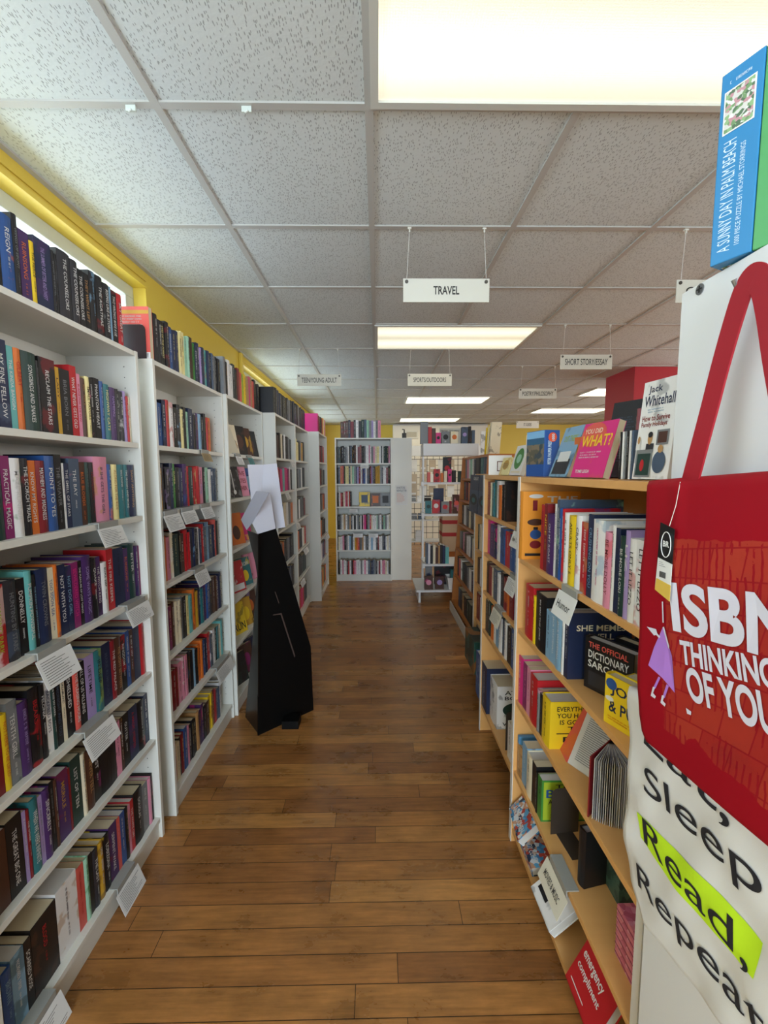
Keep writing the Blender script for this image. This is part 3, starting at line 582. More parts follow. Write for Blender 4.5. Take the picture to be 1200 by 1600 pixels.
# third shelf
rrow(803, [(809,'s','w',None,.185,.15),(816,'I','w',None,.19,.16),(822,'M','i',None,.185,.14),(827,'i','R',None,.185,.14),
  (838,'r','w',None,.18,.17,0,[('text',.3,.68,.8,.8,'w','THE'),('text',.3,.5,.8,.62,'w','OFFICE'),('text',.4,.1,.9,.2,'w','GIFT')],'red book with white cover lettering, left part of the third birch shelf'),(842,'hi','k',None,.155,.15),(846,'k','h',None,.15,.14),
  (858,'y','k',None,.165,.15,0,[('text',.15,.8,.95,.9,'k','EVERYTHING'),('text',.15,.66,.9,.76,'k','YOU HATE'),('text',.22,.52,.9,.62,'k','IS GOING'),('text',.4,.38,.8,.48,'k','TO'),('rect',.15,.32,.9,.34,'k'),('text',.3,.15,.9,.26,'k','DIE')],'yellow book with black cover lettering beside the propped open book')], RX+.014, HR[2], 3)
# fourth shelf
rrow(807, [(815,'TB','w',None,.13,.12),(822,'sB','w',None,.17,.14),(830,'e','k',None,.165,.13),(836,'kB','k',None,.165,.15),(839,'k','w',None,.15,.15),
  (845,'g','k',None,.155,.16,0,[('rect',.04,.04,.96,.96,'l'),('text',.3,.82,.8,.9,'k','THE'),('text',.1,.58,.9,.78,'b','BEST'),('text',.15,.42,.95,.54,'k','ADVICE EVER'),('text',.3,.26,.8,.38,'k','GIVEN'),('lines',.2,.08,.8,.2,'k',2)],'bright green advice book beside the dark metal bookend')], RX+.016, HR[3], 4)

# second right bookcase
UR2 = 'the second birch bookcase'
def rp(cs, z, ri, ya, yb, h0, seed, fx=.61, unit=UR2, d0=.16): pack(cs, fx, z, ri, unit, ya, yb, h0=h0, seed=seed, rot=-math.pi/2, d0=d0, set_=.014)
rp('kB k o w t t e RR', HR2[0], 1, 2.05, 2.41, .185, 81, d0=.2)
rp('nb n bk bn r bn wb nI ub I', HR2[1], 2, 1.73, 2.40, .18, 82)
rp('T R b R o Ro k w S e R Bk', HR2[2], 3, 1.73, 2.40, .17, 83)
rp('o k S b k w S w s w o G k', HR2[3], 4, 1.73, 2.40, .19, 84)
rp('hk e t w', HR2[4], 5, 1.76, 1.95, .18, 85)
rrow(748, [(757,'bs','w',None,.27,.2,-.02),(765,'n','w','RANDOM MAPS',.27,.2,-.02),(776,'wk','k',None,.24,.2,0,[('text',.2,.8,.9,.9,'k','ATLAS'),('text',.2,.68,.9,.77,'k','BOOK'),('disc',.15,.28,.9,.62,'G'),('text',.15,.08,.9,.16,'k','WORLD')],'white atlas book low on the second birch bookcase')], .635, HR2[4], 5, UR2)
UR3 = 'the third birch bookcase'
for ri, (cs, h_) in enumerate((('k w T n S w R k e G', .19), ('w k R e k S w B', .19), ('k B k T k w R', .2), ('k k G o n', .2))): rp(cs, HR3[ri+1], ri+2, 2.50, 3.22, h_, 90+ri, fx=.75, unit=UR3)
rp('w k S n k', HR3[0], 1, 2.50, 2.8, .2, 97, fx=.75, unit=UR3)
for ya, c, lb in ((3.36, 'nS', 'navy landscape book facing out at the far end of the third birch bookcase'), (3.07, 'nt', 'dark blue landscape book facing out beside the maroon travel books')):
    faceout((.725, ya, 1.243), math.pi, .28, .285, .02, .04, c[0], c[1], label=lb, row=1, unit=UR3, front=[('text',.4,.86,.95,.94,'w','GREAT'),('rect',.0,.42,1,.6,'S'),('disc',.1,.2,.9,.5,'k'),('disc',.3,.26,.7,.4,'t')])
# books in the slanted case
UR4 = 'the slanted wooden bookcase'
for ri, (cs, z) in enumerate(zip(['w k G G k Tk k S', 'S k nR w h k k G wk Ce k', 'k t k ee k w w B ik k h', 'i k w w k kB e k h w kT', 'B k wh o k k oo k RS k', 'n S t k k nk w m w i h'], HSL)):
    x = .82 + .11*z/1.7
    pack(cs, x, z, 6-ri, UR4, 3.64, 4.60 if ri else 4.45, h0=.2, seed=100+ri, rot=-math.pi/2, set_=.03)
# books standing and leaning on the slanted case
rr = random.Random(5)
for y, c, h_, ln, lb in ((3.98,'wk',.22,0,'slim white book standing upright on the slanted case'),(3.84,'y',.24,.22,'yellow book leaning on top of the slanted case'),(3.78,'Ye',.25,.22,'pale yellow book leaning beside the yellow one'),
     (3.72,'eC',.27,.22,'cream and red book leaning on top of the slanted case'),(3.68,'ec',.27,.22,'last leaning cream book on top of the slanted case')):
    book(Matrix.Translation((.96, y, 1.702)) @ RZ(-math.pi/2) @ Matrix.Rotation(ln, 4, 'Y'), .022, h_, .085, c[0], c[-1], None, 'k', 0, UR4, label=lb, prio=.2)
# books displayed on top of the right bookcases, facing the aisle
TB = 1.534
def topbook(pl, pr, ztop, c, lb, fr, lean=.27, X=.59, h=None, t=.02, X2=None, **k):
    yl, yr = y_of(pl, X, TB), y_of(pr, X2 or X, TB); a = Vector((X, yl)); b = Vector((X2 or X, yr)); r = (b - a).normalized(); n = Vector((r.y, -r.x))
    faceout((X, yl, TB+.003), math.atan2(n.y, n.x), (b-a).length, h, t, lean, c[0], c[1], label=lb, front=fr, row=0, unit=UR, **k)
topbook(891, 941, 0, 'IC', 'hot pink book with yellow lettering on top of the nearest birch bookcase', [('disc',.0,.55,.75,1.0,'C'),('text',.08,.80,.62,.89,'e','YOU DID'),('text',.06,.56,.95,.77,'y','WHAT?'),('lines',.1,.34,.8,.48,'w',3),('text',.12,.08,.55,.14,'w','TOMB LEIGH')], h=.165, t=.022, X2=.61)
topbook(987, 1042, 0, 'wh', 'large white holiday humour book next to the white cabinet edge', [('text',.16,.86,.55,.95,'n','Jack'),('text',.08,.74,.92,.85,'n','Whitehall'),('lines',.2,.67,.7,.72,'s',2),('text',.08,.59,.85,.65,'R','How to Survive'),('text',.08,.52,.8,.58,'R','Family Holidays'),
   ('rect',.30,.27,.52,.36,'c'),('disc',.33,.35,.46,.47,'T'),('disc',.33,.42,.46,.48,'k'),('rect',.58,.34,.9,.49,'h'),('rect',.62,.36,.86,.47,'B'),('rect',.06,.02,.52,.30,'h'),('rect',.10,.04,.48,.26,'G'),('disc',.2,.08,.32,.2,'r'),('disc',.55,.06,.9,.28,'S'),('disc',.66,.26,.8,.34,'T'),('rect',.02,.3,.14,.42,'w'),('disc',.05,.36,.13,.44,'T')], h=.222, lean=.1, X=.60, X2=.615, t=.03)
topbook(857, 884, 0, 'sS', 'light blue travel book leaning back on top, left of the orange one', [('rect',.1,.05,.9,.35,'c'),('text',.15,.7,.85,.82,'l','OUT THERE'),('rect',.2,.3,.8,.5,'w')], h=.175, lean=.33, X=.60)
topbook(893, 905, 0, 'oo', 'small plain orange book behind the hot pink one', None, h=.125, lean=.05, X=.63)
topbook(795, 812, 0, 'wg', 'white book with green floral cover on top of the second birch bookcase', [('disc',.15,.2,.85,.9,'g'),('disc',.3,.4,.7,.7,'m'),('rect',.1,.08,.9,.14,'e')], h=.142, lean=.28, X=.63)
topbook(779, 793, 0, 'Yd', 'small pale yellow floral book on top of the second birch bookcase', [('disc',.2,.3,.8,.85,'d'),('lines',.2,.4,.8,.7,'G',3)], h=.09, lean=.28, X=.63)
faceout((.70, 1.33, TB+.002), -2.75, .11, .235, .03, .2, 'k', 'k', label='tall black book with gold spine lettering standing behind the hot pink one', row=0, unit=UR, front=[('lines',.15,.2,.8,.8,'S',18)], txt='GOLDEN', tc='d')
faceout((.70, 1.16, TB+.002), -2.3, .13, .19, .02, .1, 'R', 'R', label='dark red book with white small print between black and white books', row=0, unit=UR, front=[('lines',.1,.3,.9,.9,'i',8)])
for i, c in enumerate(('k','w','h','k','w','S')):
    book(Matrix.Translation((.615, y_of(966+i*3.6,.615,TB), TB+.001)) @ RZ(-math.pi/2), .007, .118, .13, c, c, None, 'w', 0, UR, label=['outermost thin black','thin white','thin grey','second thin black','second thin white','thin slate blue'][i]+' booklet standing left of the white holiday book', prio=.2)
faceout((.78, 2.25, TB+.002), -2.0, .13, .21, .012, .12, 'e', 'e', label='plain cream card-backed book behind the green floral one', row=0, unit=UR2)

# ---- classify: the 300 that show largest are individual, the rest is one object
def quad_area(pts):
    q = [proj(*p) for p in pts]; cxm = sum(p[0] for p in q)/4; cym = sum(p[1] for p in q)/4
    if any(p[0] < -9000 for p in q) or not (-12 < cxm < 1212 and -12 < cym < 1612): return 0
    return abs(sum(q[i][0]*q[(i+1)%4][1] - q[(i+1)%4][0]*q[i][1] for i in range(4)))/2
for B in BOOKS:
    M, t, h, d = B['M'], B['t'], B['h'], B['d']
    sp = quad_area([M @ Vector(p) for p in ((0,0,0),(t,0,0),(t,0,h),(0,0,h))])
    fr = quad_area([M @ Vector(p) for p in ((t,0,0),(t,d,0),(t,d,h),(t,0,h))])
    B['area'] = sp + (fr if B['prio'] >= 1 else (fr*.5 if B['front'] else 0))
    if B['prio'] >= 1 and B['area'] > 150: B['area'] += 400
BOOKS.sort(key=lambda B: -B['area']); IND = sorted(BOOKS[:300], key=lambda B: B['n']); REST = BOOKS[300:]
TCOLS = {}
def cover_geo(mb, t, h, d, hard, M=None, mi=0):
    c = min(.0024 if hard else .0009, t*.2); z0 = 0
    if hard:
        bul = min(.004, t*.16); n = 5; arc = [(t*i/n, -bul*math.sin(math.pi*i/n) + 0.0) for i in range(n+1)]
        outer = arc + [(t, d), (t-c, d), (t-c, .003)] + [(t - c - (t-2*c)*i/2, .003) for i in (1, 2)] + [(c, d), (0, d)]
    else: outer = [(0,0),(t,0),(t,d),(t-c,d),(t-c,.002),(c,.002),(c,d),(0,d)]
    mb.prism(outer, z0, h, M, mi)
def pages_geo(mb, t, h, d, hard, M=None, mi=0):
    c = min(.0024 if hard else .0009, t*.2)*1.01; e = .004 if hard else .0006
    mb.box(c, t-c, .0032, d-(.004 if hard else .001), e, h-e, M, mi)
def spine_letters(title, author, B, rnd, M=None, mi=0):
    t, h = B['t'], B['h']; y = -(min(.004, t*.16) if B['hard'] else 0) - .0005; T = MB(); A = MB()
    hh = min(t*.5, .014)
    if t < .006: return
    if B['txt']:
        L = min(h*.72, hh*len(B['txt'])*.85); L = max(L, h*.3)
        put_text(T, B['txt'], (t/2 - hh/2, y, h*(.84 if h - L > .06 else .9)), (0,0,-1), (1,0,0), L, hh, bold=.004)
        if L < h*.55: glyphs(A, (t/2 - hh*.2, y, h*.84 - L - h*.06), (0,0,-1), (1,0,0), h*.16, hh*.4, rnd)
    else:
        a = rnd.uniform(.3, .5); k = rnd.random()
        glyphs(T, (t/2 - hh*.3, y, h*.9), (0,0,-1), (1,0,0), h*a, hh*(.7 if k < .6 else .45), rnd)
        glyphs(A, (t/2 - hh*.18, y, h*(.85 - a)), (0,0,-1), (1,0,0), h*.2, hh*.36, rnd)
    title.add(T.v, T.f, M, mi)
    if A.v: author.add(A.v, A.f, M, mi)
def front_art(B, root):
    t, h, d = B['t'], B['h'], B['d']; by = {}; rnd = random.Random(B['n']); k = 0
    for it in B['front']:
        k += 1; kind, u0, v0, u1, v1, c = it[:6]; mb = by.setdefault((k, c), MB()); x = t + .0004 + .00012*k
        O = Vector((x, u0*d, v0*h)); ex = Vector((0,1,0)); ey = Vector((0,0,1)); W, H = (u1-u0)*d, (v1-v0)*h
        if kind == 'rect': mb.add([O, O+ex*W, O+ex*W+ey*H, O+ey*H], [(0,1,2,3)])
        elif kind == 'disc': mb.add([O + ex*W/2*(1+math.cos(a*math.pi/12)) + ey*H/2*(1+math.sin(a*math.pi/12)) for a in range(24)], [tuple(range(24))])
        elif kind == 'text': put_text(mb, it[6], O, ex, ey, W, H, bold=.015)
        elif kind == 'lines': 
            n = it[6]; g_ = H/n
            for i in range(n): glyphs(mb, O + ey*(H - g_*(i+1) + g_*.25), ex, ey, W*rnd.uniform(.7, 1), g_*.5, rnd)
        elif kind == 'bars':
            for i in range(14):
                a = i/14*W; mb.add([O+ex*a, O+ex*(a+W*rnd.choice((.02,.04))), O+ex*(a+W*rnd.choice((.02,.04)))+ey*H, O+ex*a+ey*H], [(0,1,2,3)])
    for (k_, c), mb in by.items(): mb.build('cover_print', ink(c), root)['label'] = CNAME[c] + ' cover print'
ORD = 'first second third fourth fifth sixth seventh eighth ninth tenth eleventh twelfth thirteenth fourteenth fifteenth sixteenth seventeenth eighteenth nineteenth twentieth'.split()
ORD += ['twenty-' + o for o in ORD[:9]] + ['thirtieth']
rows = {}
for B in sorted(BOOKS, key=lambda b: b['n']):
    if B['unit']: rows.setdefault((B['unit'], B['row']), []).append(B)
PLACE = {0: 'on top of ', 1: 'top shelf, ', 2: 'second shelf, ', 3: 'third shelf, ', 4: 'fourth shelf, ', 5: 'fifth shelf, ', 6: 'bottom shelf, '}
used = set()
def make_label(B):
    if B['label']:
        lb = B['label']
        if len(lb.split()) <= 16 and lb not in used: used.add(lb); return lb
    rw = [q for q in rows[(B['unit'], B['row'])] if q['area'] > 0 or q is B]
    cx_ = lambda q: proj(*(q['M'] @ Vector((q['t']/2, 0, 0))))[0]
    rw.sort(key=cx_); i = rw.index(B); nm = CNAME[B['c1']]; kind = 'hardback' if B['hard'] else 'paperback'
    un = B['unit'].replace('the ', '')
    where = (PLACE[B['row']] + un)
    L = CNAME[rw[i-1]['c1']] if i else None; R = CNAME[rw[i+1]['c1']] if i+1 < len(rw) else None
    if L and R:
        lb = '%s %s between %s and %s, %s' % (nm, kind, L, R, where)
        if lb not in used and len(lb.split()) <= 16: used.add(lb); return lb
    fromr = len(rw) - 1 - i
    o = ('leftmost' if i == 0 else ORD[i] + ' from left') if i <= fromr else ('rightmost' if fromr == 0 else ORD[fromr] + ' from right')
    for lb in ('%s %s, %s, %s' % (nm, kind, o, where), '%s book, %s, %s, next to %s' % (nm, o, where, L or R)):
        if lb not in used and len(lb.split()) <= 16: used.add(lb); return lb
    used.add(lb); return lb
GRP = {0: 'books on top of ', 1: 'top shelf books in ', 2: 'second shelf books in ', 3: 'third shelf books in ', 4: 'fourth shelf books in ', 5: 'fifth shelf books in ', 6: 'bottom shelf books in ', 9: 'books in '}
def finish_books():
    for B in IND:
        root = thing('book', make_label(B), 'book', mw=B['M'], group=(GRP[B['row']] + B['unit']) if B['unit'] else None)
        m = MB(); cover_geo(m, B['t'], B['h'], B['d'], B['hard']); m.build('cover', cover_mat(B['c1'], B['c2']), root)
        m = MB(); pages_geo(m, B['t'], B['h'], B['d'], B['hard']); m.build('page_block', M_PAGEW if (B['pages'] == 'w' or B['n'] % 3 == 0) else M_PAGE, root)
        m = MB(); m2 = MB(); spine_letters(m, m2, B, random.Random(B['n']))
        if m.v: m.build('spine_title', ink(B['tc']), root)['label'] = CNAME[B['tc']] + ' spine title'
        if m2.v: m2.build('author_name', ink(B['tc']), root)
        if B['front']: front_art(B, root)
    mb = MB(); mats = [M_PAGE]; idx = {}
    def gi(m):
        if m.name not in idx: idx[m.name] = len(mats); mats.append(m)
        return idx[m.name]
    for B in REST:
        cover_geo(mb, B['t'], B['h'], B['d'], B['hard'], B['M'], gi(cover_mat(B['c1'], B['c2'], True))); pages_geo(mb, B['t'], B['h'], B['d'], B['hard'], B['M'], 0)
        spine_letters(mb, mb, B, random.Random(B['n']), B['M'], gi(ink(B['tc'])))
    o = mb.build('books', mats); tag(o, 'remaining small distant and half hidden books filling the far shelves', 'books'); o['kind'] = 'stuff'
finish_books()
#PART2
XA, YA, ZA = Vector((1,0,0)), Vector((0,1,0)), Vector((0,0,1))
# ------------------------------------------------------------------ hanging signs
M_SIGN = mat('sign_board', '#cfccbf', .6); M_STR = mat('white_cord', '#c8c6be', .7); M_RIV = mat('rivet_metal', '#5a5852', .35, .8)
def sign(p0, p1, yt, yb, Y, text, label, h0, h1, fw, fh):
    A = at(p0, yt, Y=Y); B = at(p1, yt, Y=Y); C = at(p0, yb, Y=Y); W = B.x - A.x; H = A.z - C.z
    t = thing('hanging_sign', label, 'sign', (A.x, Y, C.z), 'category signs hanging from the ceiling')
    MB().box(0, W, 0, .005, 0, H).build('sign_board', M_SIGN, t, .0008)
    m = MB(); put_text(m, text, (W*(1-fw)/2, -.0008, H*(1-fh)/2), XA, ZA, W*fw, H*fh, bold=.018 if len(text) < 8 else .006, res=4); m.build('sign_lettering', M_BLK, t)['label'] = 'black sign lettering'
    for x, hp in ((W*.04, h0), (W*.96, h1)):
        MB().disc((x, -.003, H*.86), (0,1,0), W*.02, .004, 12).build('rivet', M_RIV, t)
        hx = at(hp, 300, Z=CEIL).x if False else (hp - 600 + 0)*0 + (x + ((ray(hp, 740).x/ray(hp, 740).y)*Y - A.x if False else 0))
        top = Vector((x + (.012 if x < W/2 else -.012), 0, CEIL - C.z - .012))
        MB().tube([(x, -.002, H*.86), top], .0011, 5).build('cord', M_STR, t)
        m = MB(); m.box(top.x-.008, top.x+.008, -.006, .006, top.z, top.z+.010); m.box(top.x-.003, top.x+.003, -.004, .004, top.z-.012, top.z); m.build('ceiling_hook', M_SIGN, t)
sign(630, 765, 435, 472, 1.946, 'TRAVEL', 'large white sign reading TRAVEL, hanging nearest in the middle', 643, 753, .30, .36)
sign(464, 533, 585, 603, 3.776, 'TEEN/YOUNG ADULT', 'sign reading TEEN/YOUNG ADULT above the left bookcases', 467, 531, .80, .42)
sign(637, 706, 584, 603, 3.776, 'SPORTS/OUTDOORS', 'pale yellow lit sign reading SPORTS/OUTDOORS below the middle ceiling panel', 637, 705, .74, .38)
sign(876, 957, 554, 577, 3.166, 'SHORT STORY/ESSAY', 'sign reading SHORT STORY/ESSAY left of the red column', 886, 949, .82, .42)
sign(811, 870, 607, 623, 4.386, 'POETRY/PHILOSOPHY', 'sign reading POETRY/PHILOSOPHY to the left below the essay sign', 814, 868, .82, .42)
sign(807, 842, 658, 669, 7.4, 'ST. GUIDES', 'tiny distant sign above the pale standing books on the right', 808, 841, .35, .4)
sign(1058, 1190, 437, 473, 1.946, 'CHILDREN', 'sign mostly hidden behind the tall white cabinet, only its left end visible', 1060, 1180, .78, .38)
for px, py, lb in ((208, 167, 'empty clear ceiling hook nearer the yellow wall'), (388, 171, 'empty clear ceiling hook farther from the yellow wall')):
    P = at(px, py, Z=CEIL); m = MB(); m.box(-.014, .014, -.003, .003, -.016, 0); m.tube([(0, -.004, -.016), (0,-.012,-.024), (.008,-.014,-.02)], .003)
    o = m.build('ceiling_hook', mat('clear_plastic', '#c9d0c8', .2)); o.location = (P.x, GY, CEIL-.006); tag(o, lb, 'hook', 'empty ceiling hooks')

# ------------------------------------------------------------------ shelf label cards
def talker(X, z, pa, pb, label, side=1, h=.06, tilt=.35, text=None, c=M_CARD, grp=None, clip=True, yab=None):
    """card hanging from the shelf front; side=1 faces +X (left cases), -1 faces -X (right cases), 0 faces -Y"""
    if side == 0: P = at(pa, z[1], Y=X); Q = at(pb, z[1], Y=X); W = Q.x - P.x; M = Matrix.Translation((P.x, X, P.z)) 
    else:
        ya, yb = (yab if yab else (y_of(pa, X, z), y_of(pb, X, z))); W = abs(yb-ya)
        M = Matrix.Translation((X + side*.002, min(ya, yb) if side == 1 else max(ya, yb), z)) @ RZ(math.pi/2 if side == 1 else -math.pi/2)
    t = thing('shelf_label_card', label, 'shelf label', mw=M, group=grp)
    if clip:
        m = MB(); m.box(W*.1, W*.9, -.003, .0, -.022, .004); m.box(W*.1, W*.9, 0, .035, .0, .004); m.build('label_clip', M_CLEAR, t)
    R = Matrix.Translation((0, -.005, -.016)) @ Matrix.Rotation(-tilt, 4, 'X')
    MB().box(0, W, -.0004, .0004, -h, 0, R).build('card', c, t)
    m = MB(); 
    e1 = R.to_3x3() @ XA; e3 = R.to_3x3() @ ZA; O = R @ Vector((W*.08, -.0012, -h*.92))
    if text: put_text(m, text, O + e1*W*.06 + e3*h*.28, e1, e3, W*.68, h*.3, bold=.01)
    else: lines(m, O, e1, e3, W*.84, h*.84, 10, random.Random(int(W*1e5)))
    m.build('card_text', M_INK, t)
G_ = 'shelf label cards'
talker(-.927, HS[1], 148, 186, 'printed card hanging left of the yellow-spined book on the nearest bookcase, second shelf', h=.065, grp=G_)
talker(-.927, HS[2], 50, 105, 'large printed card hanging below the aqua book, third shelf of nearest bookcase', h=.085, grp=G_)
talker(-.927, HS[2], 193, 228, 'printed card at the right end of the nearest bookcase, third shelf', h=.065, grp=G_)
talker(-.927, HS[3], 125, 172, 'printed card under the lavender book, fourth shelf of nearest bookcase', h=.075, grp=G_)
talker(-.927, HS[5], 178, 212, 'printed card hanging over the floor from the bottom shelf, farther one', h=.08, grp=G_)
talker(-.927, HS[5], 30, 90, 'printed card at the bottom left edge, hanging from the bottom shelf nearest the camera', h=.08, grp=G_)
talker(-.92, HS[1], 252, 278, 'leftmost of three cards on the second white bookcase, under the red book', h=.075, grp=G_)
talker(-.92, HS[1], 280, 302, 'middle of three cards on the second white bookcase', h=.06, grp=G_)
talker(-.92, HS[1], 311, 328, 'rightmost of three cards on the second white bookcase', h=.06, grp=G_)
talker(-.92, HS[0], 312, 326, 'small tan card on the first shelf of the second white bookcase', h=.045, c=mat('tan_card', '#a08a62', .5), grp=G_)
talker(-.92, HS[2], 301, 320, 'card under the red books, third shelf of the second white bookcase', h=.07, grp=G_)
talker(-.92, HS[4], 335, 358, 'card hanging from the fifth shelf of the second white bookcase', h=.07, grp=G_)
talker(-.90, HS[0], 366, 376, 'small white card below the cream face-out book', h=.055, grp=G_)
talker(-.90, HS[0], 385, 393, 'small teal card below the bronze emblem book', h=.05, c=mat('teal_card', '#4f8a8a', .6), grp=G_)
for X_, z_, a_, b_, lb in ((-.805, HS[0], 452, 457, 'small card on the first shelf at the fourth bookcase end'), (-.805, HS[1], 444, 450, 'small card below the teal book of the fourth bookcase'), (-.80, HS[2], 461, 466, 'small card between fourth and fifth bookcases, third shelf'),
     (-.80, HS[3], 473, 479, 'small card on the fourth shelf of the fifth bookcase'), (-.80, HS[4], 468, 474, 'small card on the fifth shelf of the fifth bookcase'), (-.68, HS[3], 508, 512, 'small card on the last left bookcase, fourth shelf')):
    talker(X_, z_, a_, b_, lb, h=.06, grp=G_, clip=False)
for a_, b_, y_, lb in ((563, 576, 724, 'small card centred under the top row of the back bookcase'), (546, 559, 793, 'small card under the face-out row of the back bookcase'), (552, 567, 832, 'left one of two blank cards on the back bookcase'), (576, 591, 832, 'right one of two blank cards on the back bookcase')):
    talker(5.948, (0, y_), a_, b_, lb, side=0, h=.055, grp=G_, tilt=.1, clip=False)
talker(RX, HR[0], 0, 0, 'white card reading Humor on the nearest birch bookcase', -1, .075, .3, 'Humor', grp=G_, yab=(1.255, 1.135))
talker(RX, HR[3], 0, 0, 'long card with dark heading above the white book, fourth birch shelf', -1, .07, .45, 'MOVIES & MUSIC', c=mat('cream_card', '#d8d3c2', .7), grp=G_, yab=(1.27, 1.12))
talker(.61, HR2[0], 0, 0, 'card at the top shelf of the second birch bookcase', -1, .07, .3, 'New York', grp=G_, yab=(1.86, 1.74))
talker(.61, HR2[1], 0, 0, 'card at the second shelf of the second birch bookcase', -1, .07, .3, None, grp=G_, yab=(1.92, 1.79))
talker(.61, HR2[2], 0, 0, 'cream card at the third shelf of the second birch bookcase', -1, .07, .3, None, c=mat('cream_card', '#d8d3c2', .7), grp=G_, yab=(2.16, 2.01))

# ------------------------------------------------------------------ black cardboard cutout, seen from its back
def plane_slab(pts, P, Nn, th, name, m, parent):
    N_ = Vector(Nn).normalized(); q = [at(x, y, P=P, N=N_) for x, y in pts]
    off = N_*th if (q[0] - Vector((0,0,HC))).dot(N_) > 0 else -N_*th
    b = MB(); b.slab([v - parent.location for v in q], off); return b.build(name, m, parent)
PA, PB, PC = Vector((-.71, 2.40, 0)), Vector((-.43, 2.66, 0)), Vector((-.85, 2.59, 0))
so = thing('cardboard_cutout', 'tall black and white cardboard cutout standing with its back to the aisle', 'display stand', (-.64, 2.55, 0))
M_CB = mat('black_cardboard', '#050505', .55, bump=(12, .2, .004), spec=.2); M_CB2 = mat('glossy_black_cardboard', '#120d0b', .3, spec=.4); M_CW = mat('white_cardboard', '#c9c9d4', .6)
n1 = (PB-PA).cross(ZA); n2 = (PC-PA).cross(ZA)
plane_slab([(403,834.6),(431,825),(446,875),(485.6,1010.5),(490,1115),(403,1150)], PA, n1, .006, 'back_panel', M_CB, so)
plane_slab([(386,829),(403,835),(403,1150),(383,1121),(394,1010),(397,960),(402,900),(399,880)], PA, n2, .006, 'side_panel', M_CB2, so)
q = PA + Vector((0,.10,0))
plane_slab([(387,726),(411,726),(409,790),(394,805),(391.6,769)], q, n1, .004, 'head_board_left_half', M_CW, so)['label'] = 'pale head board, left of its fold'
n3 = (Vector((.25,.12,0))).cross(ZA); hp = at(411, 726, P=q, N=Vector(n1).normalized())
plane_slab([(411,726),(432.5,724),(445.7,823.6),(431,826),(409,790)], hp, n3, .004, 'head_board_right_half', M_CW, so)['label'] = 'pale head board, right of its fold'
q = PA + Vector((.03,-.03,0))
plane_slab([(422,769),(430.6,826),(402.5,834.5),(394.5,818)], q, n1, .004, 'white_flap', M_CW, so)
hp = at(394.5, 818, P=q, N=Vector(n1).normalized())
plane_slab([(400,767.6),(420,770),(395,815),(385,828),(376.4,812)], hp + Vector((0,.03,0)), n2, .004, 'white_side_flap', M_CW, so)
q = PA - Vector((.006,-.006,0)) + Vector((.012,-.012,0)); M_SLOT = mat('cardboard_edge', '#4a3a34', .8)
plane_slab([(429.5,925),(430.5,924.5),(436.5,942),(435.5,943)], q, n1, .002, 'slot_edge', M_SLOT, so)
plane_slab([(427,960),(440,958),(461.5,1025),(460,1027),(438.6,960.5),(427,961.5)], q, n1, .002, 'easel_edge', M_SLOT, so)
m = MB(); c = at(455, 1135, Z=0) - so.location; m.box(c.x-.05, c.x+.05, c.y-.03, c.y+.06, 0.001, .05); m.build('foot_flap', M_CB, so).rotation_euler = (0,0,0)
# plain triangular cream display card on the third bookcase
m = MB(); A_ = Vector((-.92, 2.66, HS[0]+.002)); m.slab([A_, A_+Vector((.0,.22,0)), A_+Vector((-.02,.02,.25))], (-.004,0,0))
tag(m.build('display_card', mat('cream_board', '#cfc9b4', .7)), 'cream triangular display card leaning on the third bookcase, first shelf', 'card')

# ------------------------------------------------------------------ bags
def cloth(Lf, Rf, xs, nu=44, nv=52, back=.018):
    b = MB(); vs = []
    for side in (0, 1):
        for j in range(nv+1):
            v = j/nv; L = Lf(v); R = Rf(v)
            for i in range(nu+1):
                u = i/nu; y = L[0] + (R[0]-L[0])*u; z = L[1] + (R[1]-L[1])*u
                vs.append((xs(y, z, u, v) if side == 0 else XBACK + .001*math.sin(9*u), y, z))
    n = (nu+1)*(nv+1); fs = []
    for j in range(nv):
        for i in range(nu):
            a = j*(nu+1)+i; fs.append((a, a+nu+1, a+nu+2, a+1)); fs.append((n+a, n+a+1, n+a+nu+2, n+a+nu+1))
    ring = [i for i in range(nu+1)] + [j*(nu+1)+nu for j in range(1, nv+1)] + [nv*(nu+1)+i for i in range(nu-1, -1, -1)] + [j*(nu+1) for j in range(nv-1, 0, -1)]
    for a, c in zip(ring, ring[1:]+ring[:1]): fs.append((a, c, n+c, n+a))
    b.add(vs, fs); return b
def edge(u, v): return min(1, min(u, 1-u)*45 + .15, v*60 + .3 if v < .5 else 9, (1-v)*50 + .15)
def polyline(pts):
    L = [0]
    for a, c in zip(pts, pts[1:]): L.append(L[-1] + math.dist(a, c))
    def f(v):
        s_ = v*L[-1]
        for k in range(len(pts)-1):
            if s_ <= L[k+1] + 1e-9:
                w_ = (s_-L[k])/(L[k+1]-L[k]); return (pts[k][0]+(pts[k+1][0]-pts[k][0])*w_, pts[k][1]+(pts[k+1][1]-pts[k][1])*w_)
        return pts[-1]
    return f
def wrapped(mb, XS):   # push printed shapes onto the cloth surface
    mb.v = [(XS(y, z) - (.49 - x) - .0012 if False else XS(y, z) - .0012 - max(0, x), y, z) for x, y, z in mb.v]; return mb
def word(mb, text, a, b, cap, X, lift=0, bold=.02, drop=False):
    P = at(*a, X=X); Q = at(*b, X=X); e = (Q-P); e.x = 0; L = e.length; e.normalize(); up = Vector((0, -e.z, e.y)); up = up if up.z > 0 else -up
    P.x = lift; put_text(mb, text, P, e, up, L, cap, bold=bold, res=7)
